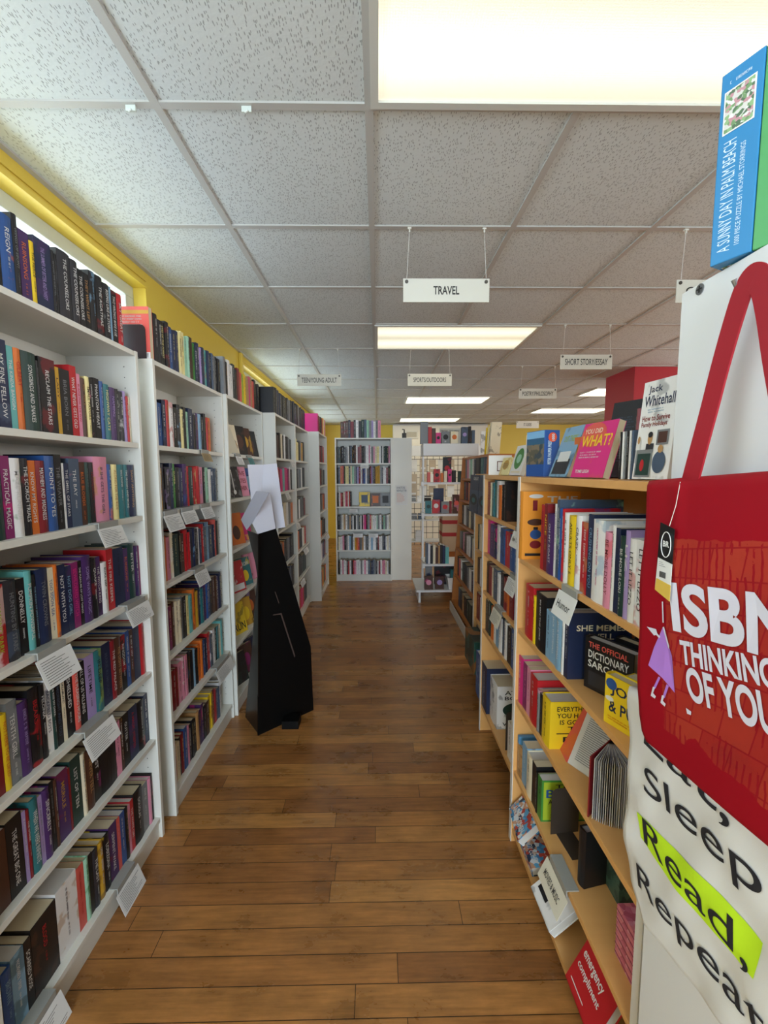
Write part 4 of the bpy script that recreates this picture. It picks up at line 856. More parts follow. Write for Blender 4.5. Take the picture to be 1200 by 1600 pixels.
# white tote
XBACK = .536
def tx(y, z, u=.5, v=.5): return .524 - .012*min(1, edge(u, v)) + .0016*math.sin(38*y + 21*z) + .0016*math.sin(50*z - 25*y)*math.sin(14*y) + .0007*math.sin(90*y+40*z)
TL = polyline([(.838,1.111),(.822,.90),(.826,.79),(.80,.72),(.74,.675)]); TR = polyline([(.30,1.13),(.30,.79)])
tote = thing('white_tote_bag', 'white canvas tote bag with black lettering and lime highlight, under the red bag', 'tote bag', (0,0,0))
cb = cloth(TL, TR, tx); o = cb.build('bag_body', mat('canvas', '#d9d8d6', .85, bump=(900, .25, .0006)), tote, smooth=True)
XS = lambda y, z: tx(y, z)
m = MB(); hp_ = [at(x, y, X=.512) for x, y in ((997,1268),(1030,1300),(1060,1330),(1095,1363),(1129,1400),(1160,1435),(1187,1470),(1191,1500),(1180,1530),(1162,1510),(1130,1475),(1100,1445),(1060,1395),(1030,1355),(1000,1308))]
# highlight as a fan of small quads so that it follows the folds
top_ = [at(x, y, X=.512) for x, y in ((997,1268),(1030,1302),(1060,1332),(1095,1365),(1129,1400),(1160,1436),(1190,1474))]; bot_ = [at(x, y, X=.512) for x, y in ((1000,1308),(1030,1352),(1060,1392),(1090,1428),(1120,1462),(1150,1496),(1180,1530))]
def lerp(a, b, t): return a + (b-a)*t
vs = []
for i in range(37):
    k = min(int(i/6), 5); f = i/6 - k; A_ = lerp(top_[k], top_[k+1], f); B_ = lerp(bot_[k], bot_[k+1], f)
    for j in range(9): p = lerp(A_, B_, j/8); vs.append((0, p.y, p.z))
m.add(vs, [(i*9+j, i*9+j+1, (i+1)*9+j+1, (i+1)*9+j) for i in range(36) for j in range(8)])
wrapped(m, XS).build('highlight_stripe', mat('lime_print', '#c4ee1e', .8), tote)['label'] = 'lime highlight stripe'
M_TB = mat('black_print', '#1b1b22', .8)
for tt_, a_, b_, cap in (('Eat,', (1008,1168), (1142,1300), .062), ('Sleep', (1010,1250), (1196,1428), .066), ('Read,', (1006,1322), (1172,1528), .056), ('Repeat', (999,1396), (1205,1655), .056)):
    m = MB(); word(m, tt_, a_, b_, cap, .512, lift=.0012, bold=.0); wrapped(m, XS).build('printed_word', M_TB, tote)['label'] = 'black printed word'
# red bag
XBACK = .508
def rx(y, z, u=.5, v=.5):
    cre = max(0, 1 - abs(y - (.683 - (1.54 - z)*.06))/.02)
    return .498 - .012*min(1, edge(u, v)) - .004*cre*max(0, (z-1.15)/.4) + .0022*math.sin(16*y + 9*z) + .0016*math.sin(34*z + 20*y) - .004*math.sin(math.pi*min(1, max(0, (z-1.06)/.48)))
RL = polyline([(.772,1.538),(.765,1.30),(.758,1.10),(.75,1.072),(.728,1.058)]); RR = polyline([(.30,1.572),(.30,1.10)])
red = thing('red_tote_bag', 'red fabric tote bag with white slogan hanging on the tall white cabinet', 'tote bag', (0,0,0))
def red_mat():
    m = bpy.data.materials.new('red_printed_cloth'); m.use_nodes = True; nt = m.node_tree; b = nt.nodes['Principled BSDF']; L = nt.links.new
    tc = N(nt, 'ShaderNodeTexCoord'); sp = N(nt, 'ShaderNodeSeparateXYZ'); L(tc.outputs['Object'], sp.inputs[0])
    n = N(nt, 'ShaderNodeTexNoise'); n.inputs['Scale'].default_value = 14; n.inputs['Detail'].default_value = 6; L(tc.outputs['Object'], n.inputs['Vector'])
    nn = mth(nt, 'MULTIPLY_ADD', n.outputs[0], .10, -.05)
    a = mth(nt, 'LESS_THAN', mth(nt, 'ADD', sp.outputs[1], mth(nt, 'MULTIPLY', nn, .15)), .684)
    z1 = mth(nt, 'GREATER_THAN', mth(nt, 'ADD', sp.outputs[2], nn), mth(nt, 'MULTIPLY_ADD', sp.outputs[1], -.1, 1.195)); z2 = mth(nt, 'LESS_THAN', mth(nt, 'ADD', sp.outputs[2], mth(nt, 'MULTIPLY', nn, .3)), mth(nt, 'MULTIPLY_ADD', sp.outputs[1], -.15, 1.545))
    mask = mth(nt, 'MULTIPLY', mth(nt, 'MULTIPLY', a, z1), z2)
    cb = N(nt, 'ShaderNodeCombineXYZ'); L(mth(nt, 'MULTIPLY_ADD', sp.outputs[2], .2, sp.outputs[1]), cb.inputs[0]); L(mth(nt, 'MULTIPLY_ADD', sp.outputs[1], .2, sp.outputs[2]), cb.inputs[1])
    br = N(nt, 'ShaderNodeTexBrick'); L(cb.outputs[0], br.inputs['Vector']); br.inputs['Scale'].default_value = 1; br.inputs['Brick Width'].default_value = .052; br.inputs['Row Height'].default_value = .046; br.inputs['Mortar Size'].default_value = .0022; br.inputs['Mortar Smooth'].default_value = 1; br.inputs['Bias'].default_value = -.2
    br.inputs['Color1'].default_value = lin('#b0432c'); br.inputs['Color2'].default_value = lin('#a12a22'); br.inputs['Mortar'].default_value = lin('#8c0f1a')
    wv = N(nt, 'ShaderNodeTexWave', bands_direction='Y'); wv.inputs['Scale'].default_value = 28; wv.inputs['Distortion'].default_value = 3; L(tc.outputs['Object'], wv.inputs['Vector'])
    pc = mixc(nt, mth(nt, 'MULTIPLY', mth(nt, 'GREATER_THAN', wv.outputs[1], .78), mth(nt, 'GREATER_THAN', n.outputs[0], .5)), br.outputs[0], lin('#93131d'))
    L(mixc(nt, mth(nt, 'MULTIPLY', mask, .62), lin('#98041a'), pc), b.inputs['Base Color']); b.inputs['Roughness'].default_value = .62
    b.inputs['Sheen Weight'].default_value = 0; b.inputs['Specular IOR Level'].default_value = .25; return m
cloth(RL, RR, rx).build('bag_body', red_mat(), red, smooth=True)
XS = lambda y, z: rx(y, z); M_WP = mat('white_print', '#d5d3e2', .75)
for tt_, a_, b_, cap in (('ISBN', (1056,986), (1262,1046), .080), ('THINKING', (1069,1037), (1222,1081), .037), ('OF YOU', (1078,1094), (1222,1157), .052)):
    m = MB(); word(m, tt_, a_, b_, cap, .484, lift=.0008, bold=.03); wrapped(m, XS).build('printed_word', M_WP, red)['label'] = 'white printed slogan word'
def shape(pts, name, m_, lift=.0008, X=.484):
    b = MB(); q = [at(x, y, X=X) for x, y in pts]; b.add([(lift, p.y, p.z) for p in q], [tuple(range(len(q)))]); return wrapped(b, XS).build(name, m_, red)
shape([(1039.2,980),(1046,1000),(1055,1025),(1056.5,1082.5),(1039,1059.5),(1017.7,1039.4),(1026,1012)], 'purple_kite_print', mat('purple_print', '#b07ad6', .75))['label'] = 'purple kite print'
shape([(1039.2,980),(1041.5,979),(1051,1010),(1050,1014)], 'white_edge_print', M_WP, .0012)
for p_ in ([(1033,1057),(1036,1059),(1027,1076),(1023.5,1075)], [(1045,1069),(1048.5,1072),(1040,1091),(1036.5,1090)]): shape(p_, 'leg_print', MC['purple_print'])
for p_ in ([(1023.5,1073),(1027,1074),(1023,1083),(1027,1088),(1025,1091.5),(1019,1087)], [(1036.5,1086),(1040,1087),(1037,1095),(1041,1100),(1039,1104),(1033,1098)], [(1014.5,979),(1029,983),(1031,990),(1036,995),(1034,997),(1029,992),(1026,993)], [(1072,1106),(1080,1112),(1079,1117.5),(1073,1115)], [(1039,940),(1041,940),(1041,973),(1039,973)]): shape(p_, 'white_print', M_WP, .0010)
# straps
def band(pts, wid, th, name, m_, parent):
    b = MB(); pts = [Vector(p) for p in pts]; vs = []
    for i, p in enumerate(pts):
        d = (pts[min(i+1, len(pts)-1)] - pts[max(i-1, 0)]).normalized(); s_ = Vector((1,0,0)).cross(d).normalized(); nrm = d.cross(s_).normalized()
        for a, c in ((-1,-1),(1,-1),(1,1),(-1,1)): vs.append(p + s_*wid/2*a + nrm*th/2*c)
    fs = [(i*4+k, i*4+(k+1)%4, (i+1)*4+(k+1)%4, (i+1)*4+k) for i in range(len(pts)-1) for k in range(4)] + [(0,1,2,3), tuple(len(pts)*4-4+k for k in (3,2,1,0))]
    b.add(vs, fs); return b.build(name, m_, parent, smooth=False)
def spl(cp, n=10):
    cp = [Vector(c) for c in cp]; P_ = [cp[0]] + cp + [cp[-1]]; out = []
    for i in range(1, len(P_)-2):
        for k in range(n):
            t_ = k/n; a, b, c, d = P_[i-1:i+3]; out.append(.5*((2*b) + (c-a)*t_ + (2*a-5*b+4*c-d)*t_*t_ + (3*b-a-3*c+d)*t_**3))
    return out + [cp[-1]]
M_STRAP = mat('red_strap', '#9c0b20', .6)
def V3(px, py, X): return tuple(at(px, py, X=X))
band(spl([V3(1077,755,.492), V3(1082,738,.49), V3(1092,700,.492), V3(1108,640,.50), V3(1126,570,.506), V3(1146,500,.508), V3(1162,452,.508), V3(1176,432,.508), V3(1190,442,.507), V3(1200,482,.505), V3(1212,560,.502), V3(1230,660,.50), V3(1246,752,.492)]), .034, .003, 'bag_strap', M_STRAP, red)
0 and band(spl([(.516,.66,1.565), (.52,.63,1.66), (.528,.59,1.77), (.53,.565,1.805), (.53,.54,1.79), (.526,.52,1.70), (.52,.50,1.58)]), .028, .003, 'bag_strap', M_STRAP, red)
# price tag on the red bag
tg = thing('price_tag', 'black, white and yellow price tag hanging on the red bag', 'tag', (0,0,0))
def tagp(pts, name, m_, X): b = MB(); q = [at(x, y, X=X) for x, y in pts]; b.slab(q, (.0006,0,0)); return b.build(name, m_, tg)
XT = .474
tagp([(1032,816),(1054,827),(1046,940),(1023,921)], 'tag_card', M_BLK, XT); tagp([(1028,871),(1050,882),(1046,940),(1023,921)], 'price_sticker', M_CARD, XT-.001); tagp([(1025.5,903),(1047.6,915),(1046,940),(1023,921)], 'yellow_sticker', mat('yellow_paper', '#d8b54e', .6), XT-.0015)
c0 = at(1040.5, 851, X=XT-.0012); m = MB(); q = [c0 + Vector((0, math.cos(k*math.pi/12)*.0115, math.sin(k*math.pi/12)*.021)) for k in range(24)]; m.tube(q + [q[0]], .0007, 5); m.build('logo_ring', M_CARD, tg)
m = MB(); put_text(m, 'BR', c0 + Vector((0,.0075,-.004)), -YA, ZA, .015, .010, bold=.03); m.build('logo_letters', M_CARD, tg)
m = MB(); lines(m, at(1029.5, 884, X=XT-.0022), -YA, ZA, .017, .009, 3, random.Random(1)); m.build('printed_number', M_INK, tg)
c0 = at(1030, 901, X=XT-.0022); m = MB()
for k in range(11): m.box(c0.x, c0.x+.0002, c0.y - .0014*k - .0008, c0.y - .0014*k, c0.z - .0006*0 , c0.z + .010)
m.build('barcode', M_INK, tg)
MB().tube([at(1046, 822, X=XT), at(1056, 790, X=.478), at(1063, 753, X=.484)], .0006, 5).build('tag_string', M_STR, tg)

# ------------------------------------------------------------------ puzzle boxes on the cabinet
def cbox(name, label, cat, P, u, n, wdt, dep, hgt, m, grp=None):
    """box: left-bottom front corner P, front edge along u, depth along n"""
    M = Matrix(((u.x, n.x, 0, P[0]), (u.y, n.y, 0, P[1]), (0, 0, 1, P[2]), (0,0,0,1)))
    t = thing(name, label, cat, mw=M, group=grp); MB().box(0, wdt, 0, dep, 0, hgt).build('box_body', m, t, min(.0015, wdt*.05)); return t
u = Vector((.41,-.912,0)); n = Vector((.912,.41,0))
M_BLUE = mat('blue_card', '#2a7cb0', .45)
def art_mat(name, cols, sc=30):
    m = bpy.data.materials.new(name); m.use_nodes = True; nt = m.node_tree; b = nt.nodes['Principled BSDF']
    tc = N(nt, 'ShaderNodeTexCoord'); v = N(nt, 'ShaderNodeTexVoronoi'); v.inputs['Scale'].default_value = sc; nt.links.new(tc.outputs['Object'], v.inputs['Vector'])
    s_ = N(nt, 'ShaderNodeSeparateColor'); nt.links.new(v.outputs['Color'], s_.inputs[0]); r = N(nt, 'ShaderNodeValToRGB'); r.color_ramp.interpolation = 'CONSTANT'; nt.links.new(s_.outputs[0], r.inputs[0])
    el = r.color_ramp.elements; el[0].color = lin(cols[0]); el[1].position = 1/len(cols); el[1].color = lin(cols[1])
    for i, c in enumerate(cols[2:]): e = el.new((i+2)/len(cols)); e.color = lin(c)
    nt.links.new(r.outputs[0], b.inputs['Base Color']); b.inputs['Roughness'].default_value = .45; return m
M_ART = art_mat('garden_picture', ['#6f8f62','#c9c6c0','#88a878','#b8868e','#4f6a50','#d8d6d2'], 220)
bb = cbox('puzzle_box', 'blue jigsaw puzzle box standing upright on top of the tall white cabinet', 'box', (.520, .690, 1.872), u, n, .054, .24, .272, M_BLUE)
m = MB(); put_text(m, 'A SUNNY DAY IN PALM BEACH', (.026, -.0008, .014), ZA, -XA, .158, .017); m.build('box_title', mat('white_lettering', '#c6dcea', .5), bb)
m = MB(); put_text(m, '1000 PIECE PUZZLE BY MICHAEL STORRINGS', (.038, -.0008, .018), ZA, -XA, .142, .0065); m.build('box_subtitle', MC['white_lettering'], bb)
MB().box(.008, .044, -.0012, -.0004, .186, .242).build('box_picture', M_ART, bb); MB().box(.006, .046, -.0008, -.0003, .184, .244).build('picture_border', M_CARD, bb)
MB().box(.006, .048, .02, .2, -.0010, -.0004).build('bottom_picture', M_ART, bb)
m = MB(); glyphs(m, (.012, -.0008, .252), ZA if False else XA, ZA, .03, .004, random.Random(2)); m.build('box_maker_line', MC['white_lettering'], bb)
P2_ = Vector((.520, .690, 0)) + u*.055
cbox('puzzle_box', 'green box standing behind the blue puzzle box on the cabinet, at the right edge', 'box', (P2_.x, P2_.y, 1.872), u, n, .05, .24, .272, mat('green_card', '#4f9a5c', .45))
# coastal puzzle box on the birch bookcase
Pc = Vector((.575, 1.647, TB)); c1_ = Vector((.60, 1.535, TB)); u = (c1_-Pc).normalized(); n = Vector((-u.y, u.x, 0)); n = n if n.x > 0 else -n
n = Vector((.80, .60, 0)).normalized(); n = Vector((-u.y, u.x, 0)); n = -n if n.x < 0 else n
pz = cbox('puzzle_box', 'puzzle box with a coastal picture and blue side, on the birch bookcase end', 'box', (Pc.x, Pc.y, TB+.001), u, n, .115, .062, .168, mat('dark_blue_card', '#204f94', .45))
MB().box(.002, .113, -.0008, -.0002, .045, .140).build('box_picture', art_mat('coast_picture', ['#5a5648','#7a6c58','#3c4a52','#6f6a5e'], 60), pz); MB().box(.002, .113, -.0008, -.0002, .1405, .166).build('sky_band', mat('sky_print', '#7fb4dc', .5), pz); MB().box(.002, .113, -.0009, -.0002, .118, .140).build('sea_band', mat('sea_print', '#2f5c7c', .5), pz)
m = MB(); put_text(m, 'PETER PAUPER PRESS', (.1158, .028, .045), ZA, -YA if False else Vector((0,-1,0)), .085, .014, bold=.02)
m.build('box_title', MC['white_lettering'], pz); MB().disc((.1150, .032, .142), (1,0,0), .017, .001, 24).build('red_badge', mat('orange_badge', '#d8502c', .5), pz)
m = MB(); put_text(m, '1000', (.1166, .040, .130), ZA, Vector((0,-1,0)), .024, .012, bold=.02); m.build('badge_number', MC['white_lettering'], pz)

# ------------------------------------------------------------------ bookends, open books and other loose things on the right
def bookend(P, rot, label, w_=.11, h_=.16, m_=M_BLK):
    t = thing('bookend', label, 'bookend', mw=Matrix.Translation(P) @ RZ(rot)); r = .02
    po = [(-w_/2, 0), (w_/2, 0)] + [(w_/2 - r + r*math.cos(a), h_ - r + r*math.sin(a)) for a in [k*math.pi/8 for k in range(5)]] + [(-w_/2 + r + r*math.cos(a), h_ - r + r*math.sin(a)) for a in [math.pi/2 + k*math.pi/8 for k in range(5)]]
    b = MB(); b.slab([(x, 0, z) for x, z in po], (0, .0015, 0)); b.build('upright_plate', m_, t); MB().box(-w_*.3, w_*.3, -.10, 0, .0002, .0016).build('foot_plate', m_, t)
M_BE = mat('grey_brown_metal', '#3c332c', .45)
bookend((.66, y_of(899, .60, HR[1]), HR[1]), 0, 'black metal bookend beside the dark blue humour book', .10, .155)
bookend((.635, y_of(866, .60, HR[3]), HR[3]), .1, 'dark bookend in front of the green advice book', .10, .165, M_BE)
bookend((.675, 1.99, HR2[4]), 0, 'grey metal bookend beside the white atlas book', .09, .2, M_BE)
bookend((-1.0, 1.8085, 2.02), 0, 'black bookend holding the coral book above the nearest bookcase gap', .115, .135, M_BLK)
# acrylic holder on top
t = thing('sign_holder', 'white plastic holder with a brown square frame on the second birch bookcase', 'holder', (.60, 2.30, TB+.001))
MB().box(0, .125, 0, .004, 0, .105).build('back_plate', M_CARD, t, .0015)
m = MB()
for a in ((.045,.115,.020,.024),(.045,.115,.070,.074)): m.box(a[0], a[1], -.003, -.001, a[2], a[3])
for a in (.045, .111): m.box(a, a+.004, -.003, -.001, .024, .070)
m.build('square_frame', mat('brown_frame', '#5a2c20', .5), t)
# open book leaning face down like a tent, third shelf
def openbook(P, rot, label, d, h, t_, ang, cc, n=1):
    T_ = thing('open_book', label, 'book', mw=Matrix.Translation(P) @ rot)
    for s_ in (1, -1):
        R = Matrix.Rotation(s_*ang, 4, 'Z')
        b = MB(); b.box(0, .002, 0, d, 0, h, R); b.build('cover', cc, T_)
        m = MB()
        for k in range(1, 9): m.box(0, .0012, .002, d*.96, .002, h-.002, Matrix.Rotation(s_*ang*(1-k/9.5), 4, 'Z'))
        m.build('pages', M_PAGEW, T_)
    return T_
ob = thing('open_book', 'open book propped with its printed pages facing the camera, third birch shelf', 'book', mw=Matrix.Translation((.600, y_of(886,.60,HR[2]), HR[2]+.002)) @ RZ(D(-62)) @ Matrix.Rotation(D(-32), 4, 'X'))
MB().box(-.145, .0, .0, .003, .0, .185, RZ(D(-30))).build('cover', cover_mat('C','o'), ob)
MB().box(0, .125, .0, .020, .0, .175).build('page_block', M_PAGEW, ob, .002)
m = MB(); 
for i in range(22): m.box(.018, .018 + .09*(1 if i % 6 else .6), -.0012, -.0004, .155 - i*.0063, .1572 - i*.0063)
m.build('printed_lines', mat('grey_print', '#77777a', .8), ob); MB().box(.0, .125, .0205, .023, 0, .18).build('back_cover', M_CARD, ob)
# fanned open book standing on its edge
fb = thing('fanned_book', 'grey book standing open with its pages fanned out, third birch shelf', 'book', mw=Matrix.Translation((.655, y_of(948, .64, HR[2])+.02, HR[2]+.001)))
for k in range(34):
    a = D(222 + k*2.6); MB().box(0, .115, -.0007, .0007, 0, .17, RZ(a)).build('page', [M_PAGEW, mat('grey_page', '#8c8a90', .8), mat('light_page', '#b8b7bd', .8)][k % 3], fb)
for a in (D(217), D(315)): MB().box(0, .118, -.0015, .0015, 0, .173, RZ(a)).build('cover', cover_mat('R','R'), fb)
# white speckled card behind
t = thing('greeting_card', 'white speckled card with handwritten black words behind the fanned book', 'card', mw=Matrix.Translation((.70, 1.20, HR[2]+.001)) @ RZ(D(-25)) @ Matrix.Rotation(-.12, 4, 'X'))
MB().box(0, .15, 0, .012, 0, .2).build('card_body', M_CARD, t)
for i, s_ in enumerate(('She', 'Believed', 'She Could', 'So She Did')): m = MB(); put_text(m, s_, (.03 + .012*i, -.001, .165 - i*.03), XA, ZA, .02*len(s_)*.5, .018); m.build('handwritten_word', M_INK, t)
m = MB(); r_ = random.Random(8)
for i in range(70):
    x, z = r_.uniform(.004, .146), r_.uniform(.004, .196)
    if x < .025 or x > .13 or z > .187 or z < .06: m.disc((x, -.0006, z), (0,1,0), .0012, .0004, 5)
m.build('speckles', M_INK, t)
# fourth shelf: standing black book, teal box, pink box stack
t = thing('upright_book', 'thin black book standing on end with grey pages, fourth birch shelf', 'book', mw=Matrix.Translation((.60, y_of(902,.60,HR[3]), HR[3]+.001)) @ RZ(D(-78)))
m = MB(); cover_geo(m, .03, .18, .13, True, RZ(D(0))); m.build('cover', cover_mat('k','k'), t); m = MB(); pages_geo(m, .03, .18, .13, True); m.build('page_block', mat('grey_page', '#8c8a90', .8), t)
t = thing('gift_box', 'grey-green patterned box standing at the back of the fourth birch shelf', 'box', (.68, 1.09, HR[3]+.001)); MB().box(0, .15, 0, .10, 0, .22).build('box_body', art_mat('teal_pattern', ['#35504c','#3f5f58','#2c4442','#4a6a60'], 60), t, .001)
t = thing('gift_box', 'pale green box between the black book and grey-green box, fourth birch shelf', 'box', (.70, 1.22, HR[3]+.001)); MB().box(0, .14, 0, .04, 0, .19).build('box_body', mat('sage_card', '#6f8a80', .5), t, .001)
M_PK = art_mat('pink_pattern', ['#d88aa0','#c86a84','#e2a0b0','#b85870','#d8808c'], 70)
for k in range(6):
    t = thing('pink_gift_box', ['bottom','second','third','fourth','fifth','top'][k] + ' box of the pink patterned stack on the fourth birch shelf', 'box', (.605, .86, HR[3]+.001+k*.0235), 'stack of pink boxes')
    MB().box(0, .16, 0, .115, 0, .0225).build('box_body', M_PK, t, .001); MB().box(-.0006, .1606, -.0006, .1156, .007, .010).build('lid_line', mat('dark_pink_card', '#8a3a50', .6), t)
# bottom shelf
def flat(P, rot, tilt, wd, dp, th, c, label, fr, cover=None):
    M = Matrix.Translation(P) @ rot @ Matrix.Rotation(tilt, 4, 'X')
    t = thing('book', label, 'book', mw=M @ Matrix.Rotation(-math.pi/2, 4, 'Y') @ Matrix.Translation((0,0,-wd)) if False else M, group='books on the bottom birch shelf')
    b = MB(); b.box(0, wd, 0, .003, 0, th); b.box(0, wd, 0, dp, th-.002, th); b.box(0, wd, 0, dp, 0, .002); b.build('cover', cover or cover_mat(c[0], c[1]), t)
    MB().box(.003, wd-.003, .003, dp-.004, .002, th-.002).build('page_block', M_PAGEW, t)
    for k, it in enumerate(fr or []):
        u0, v0, u1, v1, cc, *tx_ = it; m = MB()
        if tx_: put_text(m, tx_[0], (u0*wd, v0*dp, th+.0004+k*.0001), XA, YA, (u1-u0)*wd, (v1-v0)*dp, bold=.02)
        else: m.add([(u0*wd, v0*dp, th+.0003+k*.0001), (u1*wd, v0*dp, th+.0003+k*.0001), (u1*wd, v1*dp, th+.0003+k*.0001), (u0*wd, v1*dp, th+.0003+k*.0001)], [(0,1,2,3)])
        m.build('cover_print', ink(cc), t)
    return t
M_CROWD = art_mat('crowd_picture', ['#5fa4cf','#d8dde2','#2c3c58','#b84a3c','#c99a7c','#4a86b8'], 70)
RB_ = lambda a: RZ(D(-90)) 
flat((.565, 1.60, HR[4]+.002), RZ(D(-90)), D(8), .17, .23, .035, 'sS', 'blue crowd-cover book with a name in white, lower of the leaning pair', [(.3,.06,.9,.16,'w','ANDY COHEN')], M_CROWD)
flat((.560, 1.63, HR[4]+.085), RZ(D(-96)), D(48), .16, .22, .03, 'sS', 'blue crowd-cover book leaning on top of its twin, bottom birch shelf', [(.1,.08,.9,.20,'w','ANDY COHEN')], M_CROWD)
flat((.555, 1.37, HR[4]+.004), RZ(D(-88)), D(40), .15, .22, .03, 'wh', 'white book with a dark picture leaning under the long heading card', [(.1,.12,.5,.5,'k'),(.45,.62,.95,.75,'k','Marcia')])
flat((.57, 1.11, HR[4]+.004), RZ(D(-90)), D(62), .155, .2, .028, 'rr', 'red book with white lettering leaning on the bottom birch shelf', [(.08,.44,.72,.56,'w','emergency'),(.08,.28,.78,.40,'w','compliment'),(.10,.10,.55,.115,'w')])
t = thing('brown_paper_bag', 'brown and blue bag hanging at the far end of the fourth birch shelf', 'bag', (.57, 1.625, HR[3]+.001)); MB().box(0, .08, 0, .02, 0, .10).build('bag_body', mat('kraft_paper', '#8a6a3c', .6), t, .004); MB().box(0, .08, 0, .02, .10, .16).build('blue_label', mat('blue_label_paper', '#4a80a8', .5), t, .004)
t = thing('travel_game_box', 'dark green box lying against the base of the third birch bookcase', 'box', (.66, 2.82, .20)); MB().box(0, .22, 0, .26, 0, .13).build('box_body', art_mat('jungle_picture', ['#1f3f3c','#2c5a50','#8a5a2c','#16302c'], 14), t, .002) if False else MB().box(.0, .09, 0, .3, -.05, .18).build('box_body', art_mat('jungle_picture', ['#1f3f3c','#2c5a50','#8a5a2c','#16302c'], 14), t, .002)

# ------------------------------------------------------------------ white ladder display at the back
L_ = thing('white_display_shelf', 'white stepped display shelf with decks and books near the back', 'display shelf', (.57, 5.15, 0))
for x in (0, .60):
    b = MB(); b.box(x, x+.022, .27, .34, 0, 1.76); b.build('upright_post', M_WHITE2, L_)
MB().box(-.02, .645, -.02, .30, 1.742, 1.885).build('header_board', M_WHITE2, L_, .002)
LZ = [1.42, 1.035, .44]
for z, y0_ in zip(LZ, (.06, .0, -.12)):
    MB().box(-.01, .635, y0_, .33, z-.025, z).build('shelf', M_WHITE2, L_, .002)
    for x in (-.035, .615): MB().box(x, x+.03, y0_-.01, y0_+.03, z-.045, z+.01).build('corner_block', M_WHITE2, L_)
MB().box(-.12, .63, -.26, .33, .135, .16).build('shelf', M_WHITE2, L_, .002)
for x in (-.09, .58): MB().box(x, x+.025, -.22, .30, 0, .135).build('foot_panel', M_WHITE2, L_)
def deck(x, y, z, w_, h_, d_, c, label, art=None, txt=None):
    t = thing('card_deck_box', label, 'box', (x, y, z+.001), 'boxes on the white display shelf')
    MB().box(0, w_, 0, d_, 0, h_).build('box_body', cover_mat(c[0], c[-1]), t)
    if art: MB().disc((w_/2, -.0012, h_*.55), (0,1,0), min(w_, h_)*.32, .001, 14).build('box_picture', ink(art), t)
def dx(px, Y, yy=740): return at(px, yy, Y=Y).x
Yt = 5.2
for px0, px1, top, c, art, lb in ((657,669,658,'h',None,'tall light grey box at the left end of the display header'), (669,675,667,'rR',None,'red box beside the tall grey one on the header'), (675,681,669,'BG',None,'olive brown box third along the display header'), (681,689,676,'I','k','pink deck with black figures on the header'),
     (690,703,674,'hw','k','grey deck with a dark figure on the header'), (704,716,674,'eY','o','cream deck with an orange figure on the header'), (721,731,667,'Sk','v','dark deck with pale figure on the header'), (732,736,666,'kR',None,'narrow dark red deck at the right of the header'), (737,742,672,'S',None,'slate blue deck last on the header')):
    x0_, x1_ = dx(px0, Yt), dx(px1, Yt); h_ = at(px0, top, Y=Yt).z - 1.885; deck(x0_, Yt+.02, 1.885, x1_-x0_-.003, h_, .06, c, lb, art)
for zi, row_ in ((1.42, ((668,673,738,'C',None,'small red flat box on the upper display shelf'), (678,688,733,'rk','k','red deck with dark figure on the upper display shelf'), (689,693,739,'o',None,'small orange deck on the upper display shelf'), (694,699,736,'e',None,'cream narrow deck on the upper display shelf'), (700,706,733,'Ik','k','pink-red deck on the upper display shelf'), (707,713,735,'k',None,'black deck right of the pink-red one'), (716,721,736,'G',None,'dark green deck on the upper display shelf'))),
                 (1.035, ((665,675,783,'tv','G','blue-green deck on the middle display shelf'), (676,688,781,'rS','w','red deck with pale lettering on the middle display shelf'), (690,702,784,'hC','r','grey deck with red figure on the middle display shelf'), (703,707,783,'R',None,'narrow dark red deck on the middle display shelf'), (708,720,773,'Bi','C','dark deck with a rosy circle on the middle display shelf'), (678,694,763,'nu',None,'tall navy deck at the back of the middle display shelf')))):
    for px0, px1, top, c, art, lb in row_:
        Yd = 5.24 if 'back' not in lb else 5.36; x0_, x1_ = dx(px0, Yd), dx(px1, Yd); h_ = max(.04, at(px0, top, Y=Yd).z - zi); deck(x0_, Yd, zi, x1_-x0_-.003, h_, .05, c, lb, art)
deck(dx(691,5.32), 5.34, 1.585, .105, .155, .02, 'RC', 'framed dark card with a red figure above the upper display decks', 'r') if False else deck(dx(692,5.34), 5.34, 1.421, .105, .31, .03, 'kR', 'tall dark card with red figure behind the upper display decks', 'r')
pk = 'S w k e B T k n a a'.split()
xx = .585
for i, c in enumerate(pk):
    w_ = [.02,.025,.03,.03,.03,.02,.03,.03,.02,.02][i]
    t = thing('book', CNAME[c] + ' book, ' + ('leftmost' if i == 0 else ORD[i] + ' from left') + ', lower shelf of the white display', 'book', (xx, 5.06, .441), 'books on the white display shelf')
    m = MB(); hh_ = [.25,.24,.22,.23,.20,.22,.23,.22,.2,.2][i]; cover_geo(m, w_, hh_, .14, False); m.build('cover', cover_mat(c, c), t); m = MB(); pages_geo(m, w_, hh_, .14, False); m.build('page_block', M_PAGEW, t); xx += w_ + .002
deck(.55, 4.92, .16, .10, .155, .05, 'BI', 'brown deck with a pink arch picture on the lowest display step', 'i'); deck(.68, 4.93, .16, .10, .15, .05, 'Bu', 'brown deck with violet picture, second on the lowest display step', 'v')
deck(.58, 5.08, .16, .08, .24, .05, 'hn', 'grey framed deck behind the arch deck', 'n'); deck(.70, 5.15, .16, .26, .27, .08, 'kR', 'large black box at the back of the lowest display step', None)
t = thing('wire_basket', 'white plastic basket with teal and green packets on the lowest display step', 'basket', (.84, 4.93, .161)); m = MB()
